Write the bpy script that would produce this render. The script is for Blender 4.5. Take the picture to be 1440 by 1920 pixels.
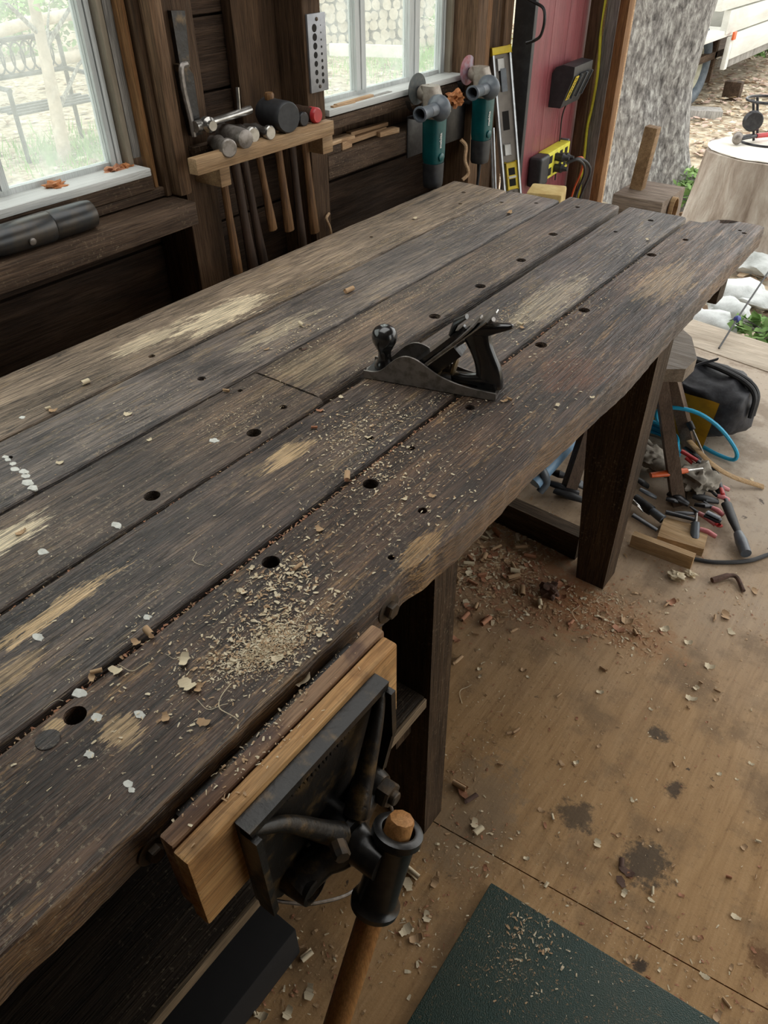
import bpy, bmesh, math, random
from mathutils import Vector, Matrix, noise, Quaternion
PI = math.pi
random.seed(7)
for o in list(bpy.data.objects): bpy.data.objects.remove(o)
sc = bpy.context.scene
COL = sc.collection

# ------------------------------------------------------------ camera
F = 1400.0
CZ = 1.453
RM = Matrix(((0.80269368, 0.36904788, -0.46849388), (0.596324, -0.5084727, 0.62117083), (-0.00897457, -0.77798405, -0.62821993)))
def P(px, py, x=None, y=None, z=None):
    """point of the place seen at a pixel of the photo, on a plane of the place"""
    r = RM @ Vector(((px - 720) / F, (py - 960) / F, 1))
    t = x / r.x if x is not None else (y / r.y if y is not None else (z - CZ) / r.z)
    return Vector((r.x * t, r.y * t, CZ + r.z * t))
cd = bpy.data.cameras.new('camera'); cam = bpy.data.objects.new('camera', cd); COL.objects.link(cam)
cd.sensor_fit = 'VERTICAL'; cd.sensor_height = 36; cd.sensor_width = 27; cd.lens = 36 * F / 1920
cd.clip_start = 0.02; cd.clip_end = 200
m = Matrix.Identity(4)
for i in range(3):
    m[i][0] = RM[i][0]; m[i][1] = -RM[i][1]; m[i][2] = -RM[i][2]
m[2][3] = CZ
cam.matrix_world = m
sc.camera = cam

# ------------------------------------------------------------ sky, light, exposure
SKY = 1.0
w = bpy.data.worlds.new('overcast_sky'); sc.world = w; w.use_nodes = True
nt = w.node_tree; nt.nodes.clear()
tc = nt.nodes.new('ShaderNodeTexCoord'); sep = nt.nodes.new('ShaderNodeSeparateXYZ')
cr = nt.nodes.new('ShaderNodeValToRGB'); bg = nt.nodes.new('ShaderNodeBackground'); out = nt.nodes.new('ShaderNodeOutputWorld')
nt.links.new(tc.outputs['Generated'], sep.inputs[0]); nt.links.new(sep.outputs['Z'], cr.inputs[0])
cr.color_ramp.elements[0].position = 0.0; cr.color_ramp.elements[0].color = (0.84, 0.84, 0.81, 1)
cr.color_ramp.elements[1].position = 0.8; cr.color_ramp.elements[1].color = (1.0, 0.995, 0.97, 1)
bg.inputs[1].default_value = SKY
nt.links.new(cr.outputs[0], bg.inputs[0]); nt.links.new(bg.outputs[0], out.inputs[0])
vs = sc.view_settings
vs.view_transform = 'Standard'; vs.look = 'None'; vs.gamma = 1; vs.use_curve_mapping = False
vs.exposure = 1.5

# ------------------------------------------------------------ materials
MATS = {}
def newmat(name):
    mt = bpy.data.materials.new(name); mt.use_nodes = True; MATS[name] = mt
    n = mt.node_tree.nodes; b = n['Principled BSDF']
    return mt, mt.node_tree, b
def setramp(r, stops):
    cr = r.color_ramp
    while len(cr.elements) > 1: cr.elements.remove(cr.elements[-1])
    cr.elements[0].position = stops[0][0]; cr.elements[0].color = (*stops[0][1], 1)
    for p, c in stops[1:]:
        e = cr.elements.new(p); e.color = (*c, 1)
def nz(nt, vec, scale, detail=4, rough=0.55, dist=0.0):
    n = nt.nodes.new('ShaderNodeTexNoise'); n.inputs['Scale'].default_value = scale; n.inputs['Detail'].default_value = detail
    n.inputs['Roughness'].default_value = rough; n.inputs['Distortion'].default_value = dist
    nt.links.new(vec, n.inputs['Vector']); return n.outputs['Fac']
def mp(nt, vec, sc_, loc=(0, 0, 0)):
    n = nt.nodes.new('ShaderNodeMapping'); n.inputs['Scale'].default_value = sc_; n.inputs['Location'].default_value = loc
    nt.links.new(vec, n.inputs['Vector']); return n.outputs[0]
def mth(nt, op, a, b=None, clamp=False):
    n = nt.nodes.new('ShaderNodeMath'); n.operation = op; n.use_clamp = clamp
    for i, v in enumerate((a, b)):
        if v is None: continue
        if isinstance(v, (int, float)): n.inputs[i].default_value = v
        else: nt.links.new(v, n.inputs[i])
    return n.outputs[0]
def rng(nt, v, a, b, c=0.0, d=1.0):
    n = nt.nodes.new('ShaderNodeMapRange'); n.interpolation_type = 'SMOOTHSTEP'
    nt.links.new(v, n.inputs[0])
    for i, q in enumerate((a, b, c, d)): n.inputs[i + 1].default_value = q
    return n.outputs[0]
def mixc(nt, fac, a, b, mode='MIX'):
    n = nt.nodes.new('ShaderNodeMix'); n.data_type = 'RGBA'; n.blend_type = mode
    if isinstance(fac, (int, float)): n.inputs[0].default_value = fac
    else: nt.links.new(fac, n.inputs[0])
    for i, v in ((6, a), (7, b)):
        if isinstance(v, tuple): n.inputs[i].default_value = (*v, 1)
        else: nt.links.new(v, n.inputs[i])
    return n.outputs[2]
def wood(name, cols, axis='Y', rough=0.6, bump=0.5, coord='world', fine=1.0, patches=(), dust=0.0, dustcol=(0.45, 0.36, 0.24), stain=0.0, staincol=(0.02, 0.018, 0.016), seed=0.0, spec=0.2, wear=0.0, wearcol=(0.36, 0.25, 0.13), crack=0.3, gcon=0.5):
    mt, nt, b = newmat(name)
    if coord == 'world': v = nt.nodes.new('ShaderNodeNewGeometry').outputs['Position']
    else: v = nt.nodes.new('ShaderNodeTexCoord').outputs['Object']
    def ax(al, cr_): return {'X': (al, cr_, cr_), 'Y': (cr_, al, cr_), 'Z': (cr_, cr_, al)}[axis]
    off = (seed, seed * 1.7, seed * 0.6)
    v0 = mp(nt, v, (1, 1, 1), off)
    fig = nz(nt, mp(nt, v0, ax(1.3, 14)), 1.0, 4, 0.6, 1.2)
    lines = nz(nt, mp(nt, v0, ax(5.0 * fine, 95 * fine)), 1.0, 5, 0.65, 0.5)
    fineg = nz(nt, mp(nt, v0, ax(14.0 * fine, 420 * fine)), 1.0, 3, 0.6, 0.2)
    big = nz(nt, v0, 4.0, 4, 0.6)
    s = mth(nt, 'ADD', mth(nt, 'MULTIPLY', fig, 0.55), mth(nt, 'ADD', mth(nt, 'MULTIPLY', lines, 0.35), mth(nt, 'MULTIPLY', big, 0.3)))
    r = nt.nodes.new('ShaderNodeValToRGB'); nt.links.new(s, r.inputs[0])
    k = len(cols)
    setramp(r, [(0.42 + 0.36 * i / (k - 1), c) for i, c in enumerate(cols)])
    col = r.outputs[0]
    g = rng(nt, fineg, 0.38, 0.60, 0.28, 1.35)
    gc = nt.nodes.new('ShaderNodeCombineColor'); [nt.links.new(g, gc.inputs[i]) for i in range(3)]
    cn = nz(nt, mp(nt, v0, ax(1.6 * fine, 42 * fine)), 1.0, 4, 0.6, 0.8)
    ck = rng(nt, mth(nt, 'ABSOLUTE', mth(nt, 'SUBTRACT', cn, 0.5)), 0.0, 0.014, 0.0, 1.0)
    ckg = mth(nt, 'MAXIMUM', ck, rng(nt, big, 0.45, 0.55))
    col = mixc(nt, mth(nt, 'MULTIPLY', mth(nt, 'SUBTRACT', 1.0, ckg), crack), col, tuple(q * 0.35 for q in cols[0]))
    if wear:
        wn = mth(nt, 'ADD', mth(nt, 'MULTIPLY', nz(nt, mp(nt, v0, ax(6, 30)), 1.0, 6, 0.7, 0.6), 0.6), mth(nt, 'MULTIPLY', nz(nt, mp(nt, v0, ax(40, 260)), 1.0, 4, 0.7, 0.2), 0.4))
        col = mixc(nt, mth(nt, 'MULTIPLY', rng(nt, wn, 0.54, 0.60), wear), col, wearcol)
    for (px_, py_, rx, ry, c, st) in patches:
        sub = nt.nodes.new('ShaderNodeVectorMath'); sub.operation = 'SUBTRACT'; nt.links.new(v, sub.inputs[0]); sub.inputs[1].default_value = (px_, py_, 0)
        mu = nt.nodes.new('ShaderNodeVectorMath'); mu.operation = 'MULTIPLY'; nt.links.new(sub.outputs[0], mu.inputs[0]); mu.inputs[1].default_value = (1 / rx, 1 / ry, 0)
        ln = nt.nodes.new('ShaderNodeVectorMath'); ln.operation = 'LENGTH'; nt.links.new(mu.outputs[0], ln.inputs[0])
        pn = mth(nt, 'ADD', mth(nt, 'MULTIPLY', nz(nt, mp(nt, v0, ax(14, 70)), 1.0, 5, 0.75, 0.3), 0.55), mth(nt, 'MULTIPLY', nz(nt, mp(nt, v0, ax(30, 330)), 1.0, 4, 0.7, 0.1), 0.45))
        d = mth(nt, 'ADD', ln.outputs['Value'], mth(nt, 'MULTIPLY', mth(nt, 'SUBTRACT', pn, 0.5), 4.2))
        col = mixc(nt, mth(nt, 'MULTIPLY', rng(nt, d, 0.95, 0.72), st), col, c)
    col = mixc(nt, gcon, col, gc.outputs[0], 'MULTIPLY')
    if stain:
        sn = nz(nt, v0, 9.0, 5, 0.65, 0.4)
        col = mixc(nt, mth(nt, 'MULTIPLY', rng(nt, sn, 0.52, 0.68), stain), col, staincol)
    if dust:
        dn = nz(nt, v0, 160.0, 3, 0.7); dl = nz(nt, v0, 6.0, 3, 0.6)
        dm = mth(nt, 'MULTIPLY', rng(nt, dn, 0.56, 0.70), mth(nt, 'MULTIPLY', rng(nt, dl, 0.35, 0.65), dust))
        col = mixc(nt, dm, col, dustcol)
    nt.links.new(col, b.inputs['Base Color'])
    b.inputs['Specular IOR Level'].default_value = spec
    rr = rng(nt, lines, 0.3, 0.7, min(1, rough + 0.12), rough - 0.1); nt.links.new(rr, b.inputs['Roughness'])
    bu = nt.nodes.new('ShaderNodeBump'); bu.inputs['Strength'].default_value = bump; bu.inputs['Distance'].default_value = 0.005
    hgt = mth(nt, 'ADD', mth(nt, 'ADD', mth(nt, 'MULTIPLY', lines, 0.8), mth(nt, 'MULTIPLY', ckg, 0.25)), mth(nt, 'ADD', mth(nt, 'MULTIPLY', fineg, 0.75), mth(nt, 'MULTIPLY', fig, 0.3)))
    nt.links.new(hgt, bu.inputs['Height']); nt.links.new(bu.outputs[0], b.inputs['Normal'])
    return mt
def plain(name, c, rough=0.5, metal=0.0, c2=None, nscale=30, bump=0.0, spec=0.5, coat=0.0, th=(0.4, 0.65), emit=None):
    mt, nt, b = newmat(name)
    b.inputs['Roughness'].default_value = rough; b.inputs['Metallic'].default_value = metal
    b.inputs['Specular IOR Level'].default_value = spec; b.inputs['Coat Weight'].default_value = coat
    v = nt.nodes.new('ShaderNodeTexCoord').outputs['Object']
    f = nz(nt, v, nscale, 5, 0.62)
    c2 = c2 or tuple(q * 0.75 for q in c)
    nt.links.new(mixc(nt, rng(nt, f, *th), c, c2), b.inputs['Base Color'])
    if bump:
        bu = nt.nodes.new('ShaderNodeBump'); bu.inputs['Strength'].default_value = bump; bu.inputs['Distance'].default_value = 0.003
        nt.links.new(f, bu.inputs['Height']); nt.links.new(bu.outputs[0], b.inputs['Normal'])
    return mt

TAN = (0.68, 0.47, 0.25); PALE = (0.88, 0.73, 0.5)
M_pl1 = wood('weathered_plank_back', crack=0.85, gcon=0.8, cols=[(0.0549, 0.0396, 0.0276), (0.1830, 0.1364, 0.0954), (0.3172, 0.2365, 0.1643), (0.4880, 0.3685, 0.2544)], seed=1.1, rough=0.48, spec=0.5, bump=0.8, dust=0.6, wear=0.5,  # weathered tan, raised paler: nearby window light put into the colour
             patches=[(-1.17, 0.98, 0.05, 0.13, PALE, 0.8), (-1.2, 0.82, 0.03, 0.10, PALE, 0.5)])
M_pl2 = wood('weathered_plank_grey', crack=0.85, gcon=0.8, cols=[(0.0317, 0.0264, 0.0244), (0.1074, 0.0880, 0.0774), (0.2013, 0.1617, 0.1325), (0.3416, 0.2640, 0.1961)], seed=4.2, rough=0.4, spec=0.6, bump=0.8, dust=0.6, wear=0.45, stain=0.4,  # weathered grey, also lightened to carry the window's brightness in its colour
             patches=[(-1.02, 1.0, 0.03, 0.12, PALE, 0.35)])
M_pl3 = wood('weathered_plank_rough', crack=0.85, gcon=0.8, cols=[(0.0171, 0.0116, 0.0085), (0.0781, 0.0539, 0.0392), (0.1562, 0.1067, 0.0731), (0.3050, 0.2035, 0.1272)], seed=7.7, rough=0.42, spec=0.6, bump=1.0, dust=0.6, stain=0.3, wear=0.45,
             patches=[(-0.875, 0.30, 0.025, 0.085, PALE, 0.95), (-0.80, 0.12, 0.04, 0.05, TAN, 0.3), (-0.86, 0.93, 0.07, 0.09, (0.33, 0.25, 0.15), 0.6)])
M_pl4 = wood('weathered_plank_blueish', crack=0.85, gcon=0.8, cols=[(0.0122, 0.0094, 0.0085), (0.0573, 0.0418, 0.0350), (0.1196, 0.0836, 0.0636), (0.2562, 0.1705, 0.1060)], seed=2.3, rough=0.38, spec=0.6, bump=1.0, dust=0.5, stain=0.35, wear=0.5,
             patches=[(-0.705, 0.27, 0.016, 0.10, TAN, 0.9), (-0.70, 0.68, 0.02, 0.06, TAN, 0.7), (-0.66, 0.16, 0.018, 0.06, TAN, 0.5), (-0.64, 1.45, 0.05, 0.2, PALE, 0.3)])
M_pl5 = wood('weathered_plank_front', crack=0.85, gcon=0.8, cols=[(0.0122, 0.0077, 0.0058), (0.0512, 0.0308, 0.0212), (0.1074, 0.0627, 0.0403), (0.2318, 0.1298, 0.0689)], seed=9.4, rough=0.42, spec=0.5, bump=1.0, dust=0.7, stain=0.3, wear=0.6, wearcol=(0.34, 0.20, 0.09),
             patches=[(-0.405, 0.62, 0.02, 0.05, (0.40, 0.24, 0.10), 0.8), (-0.386, 0.85, 0.006, 0.35, (0.26, 0.15, 0.065), 0.55), (-0.50, 0.205, 0.03, 0.02, TAN, 0.6), (-0.46, 1.18, 0.06, 0.08, (0.14, 0.055, 0.025), 0.7),
                      (-0.47, 1.7, 0.06, 0.15, TAN, 0.35), (-0.402, 0.3, 0.004, 0.5, (0.24, 0.14, 0.06), 0.45), (-0.56, 0.165, 0.012, 0.012, TAN, 0.8)])
M_leg = wood('dark_leg_wood', [(0.02, 0.013, 0.008), (0.062, 0.038, 0.022), (0.11, 0.07, 0.04)], axis='Z', seed=3.0, rough=0.6, bump=0.6, dust=0.3)
M_beamX = wood('dark_beam_wood', [(0.03, 0.02, 0.013), (0.08, 0.055, 0.035), (0.15, 0.11, 0.075)], axis='X', seed=5.0, rough=0.65, bump=0.5)
M_under = wood('dark_shelf_wood', [(0.012, 0.009, 0.007), (0.03, 0.021, 0.014), (0.06, 0.042, 0.027)], axis='Y', seed=6.0, rough=0.65, dust=0.3)
M_edge = wood('sawn_edge_wood', [(0.12, 0.085, 0.05), (0.2, 0.145, 0.09), (0.3, 0.22, 0.14)], axis='Y', seed=6.5, rough=0.7)
M_jaw = wood('honey_jaw_wood', crack=0.4, gcon=0.35, cols=[(0.16, 0.07, 0.024), (0.42, 0.22, 0.085), (0.56, 0.33, 0.14), (0.62, 0.4, 0.2)], seed=8.1, rough=0.42, bump=0.35, stain=0.5, staincol=(0.09, 0.045, 0.025))
M_jawd = wood('dark_jaw_wood', crack=0.2, gcon=0.3, cols=[(0.06, 0.03, 0.02), (0.19, 0.105, 0.06), (0.36, 0.22, 0.125), (0.5, 0.34, 0.2)], seed=8.8, rough=0.42, bump=0.35, stain=0.75, staincol=(0.06, 0.032, 0.03))
M_stud = wood('brown_stud_wood', [(0.03, 0.017, 0.009), (0.075, 0.043, 0.023), (0.13, 0.078, 0.043)], axis='Z', seed=11.0, rough=0.7, bump=0.5)
M_studl = wood('light_post_wood', [(0.06, 0.034, 0.019), (0.14, 0.083, 0.046), (0.22, 0.138, 0.08)], axis='Z', seed=12.0, rough=0.7, bump=0.4)
M_orange = wood('orange_jamb_wood', [(0.12, 0.055, 0.02), (0.22, 0.11, 0.045), (0.3, 0.16, 0.065)], axis='Z', seed=13.0, rough=0.6)
M_greyb = wood('grey_board_wood', [(0.17, 0.165, 0.155), (0.33, 0.315, 0.29), (0.45, 0.43, 0.4)], axis='Z', seed=14.0, rough=0.75, bump=0.5)
M_siding = wood('dark_siding_wood', [(0.011, 0.006, 0.0035), (0.034, 0.02, 0.012), (0.07, 0.042, 0.025)], axis='Y', seed=15.0, rough=0.75, bump=0.7)
M_ledge = wood('brown_ledge_wood', [(0.024, 0.014, 0.009), (0.062, 0.038, 0.023), (0.125, 0.08, 0.05)], axis='Y', seed=16.0, rough=0.65, bump=0.5, dust=0.4)
M_rack = wood('pine_rail_wood', crack=0.2, gcon=0.3, cols=[(0.17, 0.10, 0.05), (0.3, 0.19, 0.1), (0.4, 0.27, 0.15)], axis='Y', seed=17.0, rough=0.6, bump=0.3)
M_handle = wood('ash_handle_wood', [(0.09, 0.045, 0.02), (0.2, 0.105, 0.045), (0.3, 0.17, 0.08)], axis='Z', coord='object', seed=1.0, rough=0.4, bump=0.15)
M_handled = wood('dark_handle_wood', [(0.02, 0.012, 0.008), (0.05, 0.03, 0.02), (0.085, 0.055, 0.035)], axis='Z', coord='object', seed=2.0, rough=0.45, bump=0.15)
M_vhandle = wood('vise_handle_wood', crack=0.2, gcon=0.3, cols=[(0.26, 0.11, 0.035), (0.4, 0.19, 0.065), (0.5, 0.27, 0.10)], axis='Z', seed=18.0, rough=0.4, bump=0.15)
M_scrap = wood('fresh_offcut_wood', crack=0.2, gcon=0.3, cols=[(0.3, 0.17, 0.09), (0.46, 0.3, 0.17), (0.58, 0.42, 0.27)], axis='Y', seed=19.0, rough=0.65, bump=0.25)
M_scrapX = wood('fresh_stick_wood', crack=0.2, gcon=0.3, cols=[(0.3, 0.18, 0.08), (0.44, 0.29, 0.15), (0.55, 0.4, 0.24)], axis='X', seed=20.0, rough=0.65, bump=0.25)
M_stool = wood('stool_wood', crack=0.2, gcon=0.3, cols=[(0.06, 0.038, 0.026), (0.12, 0.08, 0.055), (0.19, 0.135, 0.095)], axis='Z', seed=21.0, rough=0.5, bump=0.25)
M_stoolt = wood('stool_seat_wood', crack=0.2, gcon=0.3, cols=[(0.12, 0.09, 0.065), (0.22, 0.175, 0.13), (0.3, 0.245, 0.19)], axis='X', seed=22.0, rough=0.5, bump=0.25)
M_thr = wood('pale_threshold_wood', crack=0.2, gcon=0.3, cols=[(0.36, 0.30, 0.23), (0.5, 0.43, 0.34), (0.6, 0.53, 0.43)], axis='X', seed=23.0, rough=0.7, bump=0.3)
M_sill = wood('white_sill_wood', crack=0.1, gcon=0.12, cols=[(0.42, 0.42, 0.4), (0.55, 0.56, 0.54), (0.62, 0.62, 0.6)], axis='Y', seed=24.0, rough=0.6, bump=0.3)
M_frame = wood('white_frame_paint', crack=0.1, gcon=0.12, cols=[(0.42, 0.45, 0.44), (0.55, 0.58, 0.57), (0.64, 0.66, 0.65)], axis='Z', seed=25.0, rough=0.5, bump=0.3)
M_jamb = wood('beige_jamb_paint', crack=0.1, gcon=0.12, cols=[(0.2, 0.17, 0.12), (0.3, 0.26, 0.2), (0.38, 0.33, 0.26)], axis='Z', seed=26.0, rough=0.6, bump=0.3)
M_red = wood('red_door_paint', crack=0.2, gcon=0.3, cols=[(0.17, 0.035, 0.042), (0.24, 0.058, 0.068), (0.29, 0.078, 0.09)], axis='Z', seed=27.0, rough=0.42, bump=0.25, spec=0.5)
M_roof = wood('rafter_wood', [(0.05, 0.032, 0.02), (0.1, 0.07, 0.045), (0.16, 0.11, 0.07)], axis='X', seed=28.0, rough=0.75)
M_iron = plain('black_iron', (0.014, 0.012, 0.010), 0.42, 0.2, (0.13, 0.08, 0.03), 26, 0.8, 0.5, th=(0.5, 0.72))
M_iron2 = plain('glossy_black_iron', (0.010, 0.010, 0.010), 0.28, 0.2, (0.028, 0.024, 0.02), 40, 0.15, 0.6)
M_jap = plain('japanned_black', (0.008, 0.008, 0.009), 0.22, 0.0, (0.02, 0.019, 0.018), 60, 0.05, 0.6, coat=0.4)
M_steel = plain('dull_steel', (0.27, 0.245, 0.225), 0.42, 0.65, (0.16, 0.14, 0.12), 60, 0.1)
M_bright = plain('bright_steel', (0.5, 0.49, 0.47), 0.25, 0.9, (0.3, 0.29, 0.27), 40)
M_brass = plain('tarnished_brass', (0.30, 0.21, 0.10), 0.42, 0.8, (0.14, 0.1, 0.06), 70, 0.1)
M_hole = plain('dark_hole', (0.01, 0.008, 0.006), 0.9)
M_bolt = plain('old_bolt_steel', (0.05, 0.042, 0.034), 0.5, 0.5, (0.09, 0.06, 0.035), 60, 0.3)
M_rubber = plain('black_rubber', (0.018, 0.019, 0.021), 0.5, 0, (0.03, 0.031, 0.033), 40, 0.1)
M_dark = plain('dark_metal', (0.03, 0.03, 0.033), 0.35, 0.6, (0.05, 0.05, 0.052), 40)
M_teal = plain('teal_plastic', (0.0, 0.085, 0.09), 0.35, 0, (0.0, 0.065, 0.07), 30)
M_beige = plain('cast_gear_case', (0.34, 0.3, 0.25), 0.5, 0.2, (0.26, 0.22, 0.18), 60, 0.2)
M_grey = plain('grey_plastic', (0.12, 0.14, 0.16), 0.35, 0, (0.09, 0.1, 0.12), 30)
M_alu = plain('aluminium', (0.5, 0.53, 0.55), 0.35, 0.7, (0.38, 0.4, 0.42), 30)
M_yel = plain('yellow_plastic', (0.72, 0.55, 0.03), 0.45, 0, (0.6, 0.44, 0.03), 30)
M_yel2 = plain('bright_yellow', (0.78, 0.74, 0.06), 0.5, 0, (0.66, 0.6, 0.06), 30)
M_white = plain('white_plastic', (0.62, 0.62, 0.6), 0.5, 0, (0.55, 0.55, 0.52), 30)
M_redp = plain('red_plastic', (0.5, 0.03, 0.03), 0.35, 0, (0.38, 0.025, 0.03), 30)
M_pink = plain('faded_red_grip', (0.52, 0.16, 0.16), 0.4, 0, (0.42, 0.1, 0.11), 30)
M_org = plain('orange_plastic', (0.72, 0.13, 0.03), 0.4, 0, (0.6, 0.1, 0.02), 30)
M_cyan = plain('cyan_hose', (0.02, 0.38, 0.62), 0.35, 0, (0.015, 0.32, 0.55), 30)
M_blue = plain('pale_blue_plastic', (0.25, 0.42, 0.6), 0.4, 0, (0.2, 0.35, 0.52), 30)
M_cloth = plain('grey_glove_leather', (0.3, 0.27, 0.22), 0.8, 0, (0.17, 0.15, 0.12), 25, 0.5)
M_bag = plain('black_nylon', (0.016, 0.017, 0.022), 0.6, 0, (0.032, 0.033, 0.04), 50, 0.5)
M_bagy = plain('mustard_nylon', (0.5, 0.31, 0.02), 0.6, 0, (0.4, 0.24, 0.02), 30, 0.3)
M_paint = plain('white_paint_drop', (0.72, 0.72, 0.66), 0.6, 0, (0.55, 0.55, 0.5), 90)
M_card = plain('torn_cardboard', (0.5, 0.4, 0.27), 0.8, 0, (0.4, 0.31, 0.2), 30)
M_shv = plain('pale_shaving', (0.72, 0.62, 0.44), 0.7, 0, (0.6, 0.48, 0.3), 60, 0.1)
M_shv2 = plain('tan_shaving', (0.5, 0.33, 0.18), 0.7, 0, (0.38, 0.23, 0.12), 60, 0.1)
M_shv3 = plain('reddish_shaving', (0.45, 0.21, 0.11), 0.7, 0, (0.3, 0.12, 0.06), 60, 0.1)
M_shvd = plain('brown_bark_curl', (0.13, 0.07, 0.05), 0.8, 0, (0.08, 0.045, 0.03), 60, 0.3)
M_leafy = plain('yellowed_leaf', (0.5, 0.38, 0.08), 0.6, 0, (0.4, 0.3, 0.1), 60)
M_leafo = plain('dry_orange_leaf', (0.5, 0.2, 0.07), 0.7, 0, (0.36, 0.14, 0.05), 40, 0.2)

def glassmat():
    mt = bpy.data.materials.new('dusty_glass'); mt.use_nodes = True; nt = mt.node_tree; nt.nodes.clear()
    o = nt.nodes.new('ShaderNodeOutputMaterial'); tr = nt.nodes.new('ShaderNodeBsdfTransparent'); tr.inputs[0].default_value = (0.93, 0.97, 0.96, 1)
    tl = nt.nodes.new('ShaderNodeBsdfTranslucent'); tl.inputs[0].default_value = (0.85, 0.9, 0.88, 1)
    gl = nt.nodes.new('ShaderNodeBsdfGlossy'); gl.inputs['Roughness'].default_value = 0.08
    v = nt.nodes.new('ShaderNodeTexCoord').outputs['Object']
    d = rng(nt, nz(nt, v, 9, 5, 0.65), 0.3, 0.75, 0.16, 0.32)
    m1 = nt.nodes.new('ShaderNodeMixShader'); nt.links.new(d, m1.inputs[0]); nt.links.new(tr.outputs[0], m1.inputs[1]); nt.links.new(tl.outputs[0], m1.inputs[2])
    m2 = nt.nodes.new('ShaderNodeMixShader'); m2.inputs[0].default_value = 0.05; nt.links.new(m1.outputs[0], m2.inputs[1]); nt.links.new(gl.outputs[0], m2.inputs[2])
    nt.links.new(m2.outputs[0], o.inputs[0]); return mt
M_glass = glassmat()
def floormat():
    mt, nt, b = newmat('worn_plywood_floor')
    v = nt.nodes.new('ShaderNodeNewGeometry').outputs['Position']
    g = nz(nt, mp(nt, v, (26, 2.4, 1)), 1.0, 6, 0.65, 1.0)
    g2 = nz(nt, mp(nt, v, (160, 9, 1)), 1.0, 4, 0.6, 0.3)
    r = nt.nodes.new('ShaderNodeValToRGB'); nt.links.new(mth(nt, 'ADD', mth(nt, 'MULTIPLY', g, 0.6), mth(nt, 'MULTIPLY', g2, 0.4)), r.inputs[0])
    setramp(r, [(0.30, (0.30, 0.17, 0.072)), (0.5, (0.43, 0.26, 0.12)), (0.72, (0.54, 0.345, 0.175))])
    col = r.outputs[0]
    # floor greyer and lighter towards the doorway: door light put into the colour
    sx = nt.nodes.new('ShaderNodeSeparateXYZ'); nt.links.new(v, sx.inputs[0])
    wn = nz(nt, v, 2.3, 5, 0.6)
    gr = rng(nt, mth(nt, 'ADD', sx.outputs['Y'], mth(nt, 'MULTIPLY', wn, 1.2)), 1.5, 3.1)
    col = mixc(nt, mth(nt, 'MULTIPLY', gr, 0.92), col, (0.46, 0.395, 0.32))
    gn = nz(nt, v, 5.0, 6, 0.65)
    col = mixc(nt, mth(nt, 'MULTIPLY', rng(nt, gn, 0.48, 0.64), 0.55), col, (0.15, 0.10, 0.058))
    sn = nz(nt, v, 14.0, 6, 0.7, 0.3)
    col = mixc(nt, mth(nt, 'MULTIPLY', rng(nt, sn, 0.655, 0.70), 0.85), col, (0.045, 0.035, 0.03))
    m2_ = nz(nt, v, 60.0, 5, 0.75); col = mixc(nt, mth(nt, 'MULTIPLY', rng(nt, m2_, 0.55, 0.72), 0.55), col, (0.10, 0.06, 0.03))
    dn = nz(nt, v, 190.0, 3, 0.7)
    col = mixc(nt, mth(nt, 'MULTIPLY', rng(nt, dn, 0.60, 0.68), 0.6), col, (0.5, 0.33, 0.17))
    for (cx, cy, rx, ry, c, st) in ((-0.02, 0.86, 0.05, 0.055, (0.04, 0.036, 0.03), 0.8), (-0.17, 0.87, 0.045, 0.04, (0.045, 0.038, 0.03), 0.75), (-0.11, 1.16, 0.03, 0.02, (0.04, 0.035, 0.03), 0.8), (-0.03, 1.05, 0.02, 0.025, (0.03, 0.025, 0.022), 0.8), (0.22, 0.82, 0.04, 0.03, (0.12, 0.05, 0.02), 0.7), (0.04, 0.68, 0.015, 0.015, (0.03, 0.025, 0.022), 0.9),
                                    (-0.55, 1.42, 0.22, 0.16, (0.36, 0.15, 0.06), 0.85), (-0.35, 0.75, 0.1, 0.16, (0.26, 0.19, 0.12), 0.6), (-0.62, 1.35, 0.2, 0.2, (0.36, 0.24, 0.15), 0.5), (-0.3, 1.42, 0.16, 0.08, (0.36, 0.17, 0.07), 0.5)):
        sub = nt.nodes.new('ShaderNodeVectorMath'); sub.operation = 'SUBTRACT'; nt.links.new(v, sub.inputs[0]); sub.inputs[1].default_value = (cx, cy, 0)
        mu = nt.nodes.new('ShaderNodeVectorMath'); mu.operation = 'MULTIPLY'; nt.links.new(sub.outputs[0], mu.inputs[0]); mu.inputs[1].default_value = (1 / rx, 1 / ry, 0)
        ln = nt.nodes.new('ShaderNodeVectorMath'); ln.operation = 'LENGTH'; nt.links.new(mu.outputs[0], ln.inputs[0])
        d = mth(nt, 'ADD', ln.outputs['Value'], mth(nt, 'MULTIPLY', mth(nt, 'SUBTRACT', nz(nt, v, 40.0, 5, 0.75), 0.5), 3.0))
        col = mixc(nt, mth(nt, 'MULTIPLY', rng(nt, d, 1.15, 0.5), st), col, c)
    nt.links.new(col, b.inputs['Base Color']); b.inputs['Roughness'].default_value = 0.6; b.inputs['Specular IOR Level'].default_value = 0.22
    bu = nt.nodes.new('ShaderNodeBump'); bu.inputs['Strength'].default_value = 0.35; bu.inputs['Distance'].default_value = 0.002
    nt.links.new(mth(nt, 'ADD', g2, mth(nt, 'MULTIPLY', dn, 0.8)), bu.inputs['Height']); nt.links.new(bu.outputs[0], b.inputs['Normal'])
    return mt
M_floor = floormat()
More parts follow.
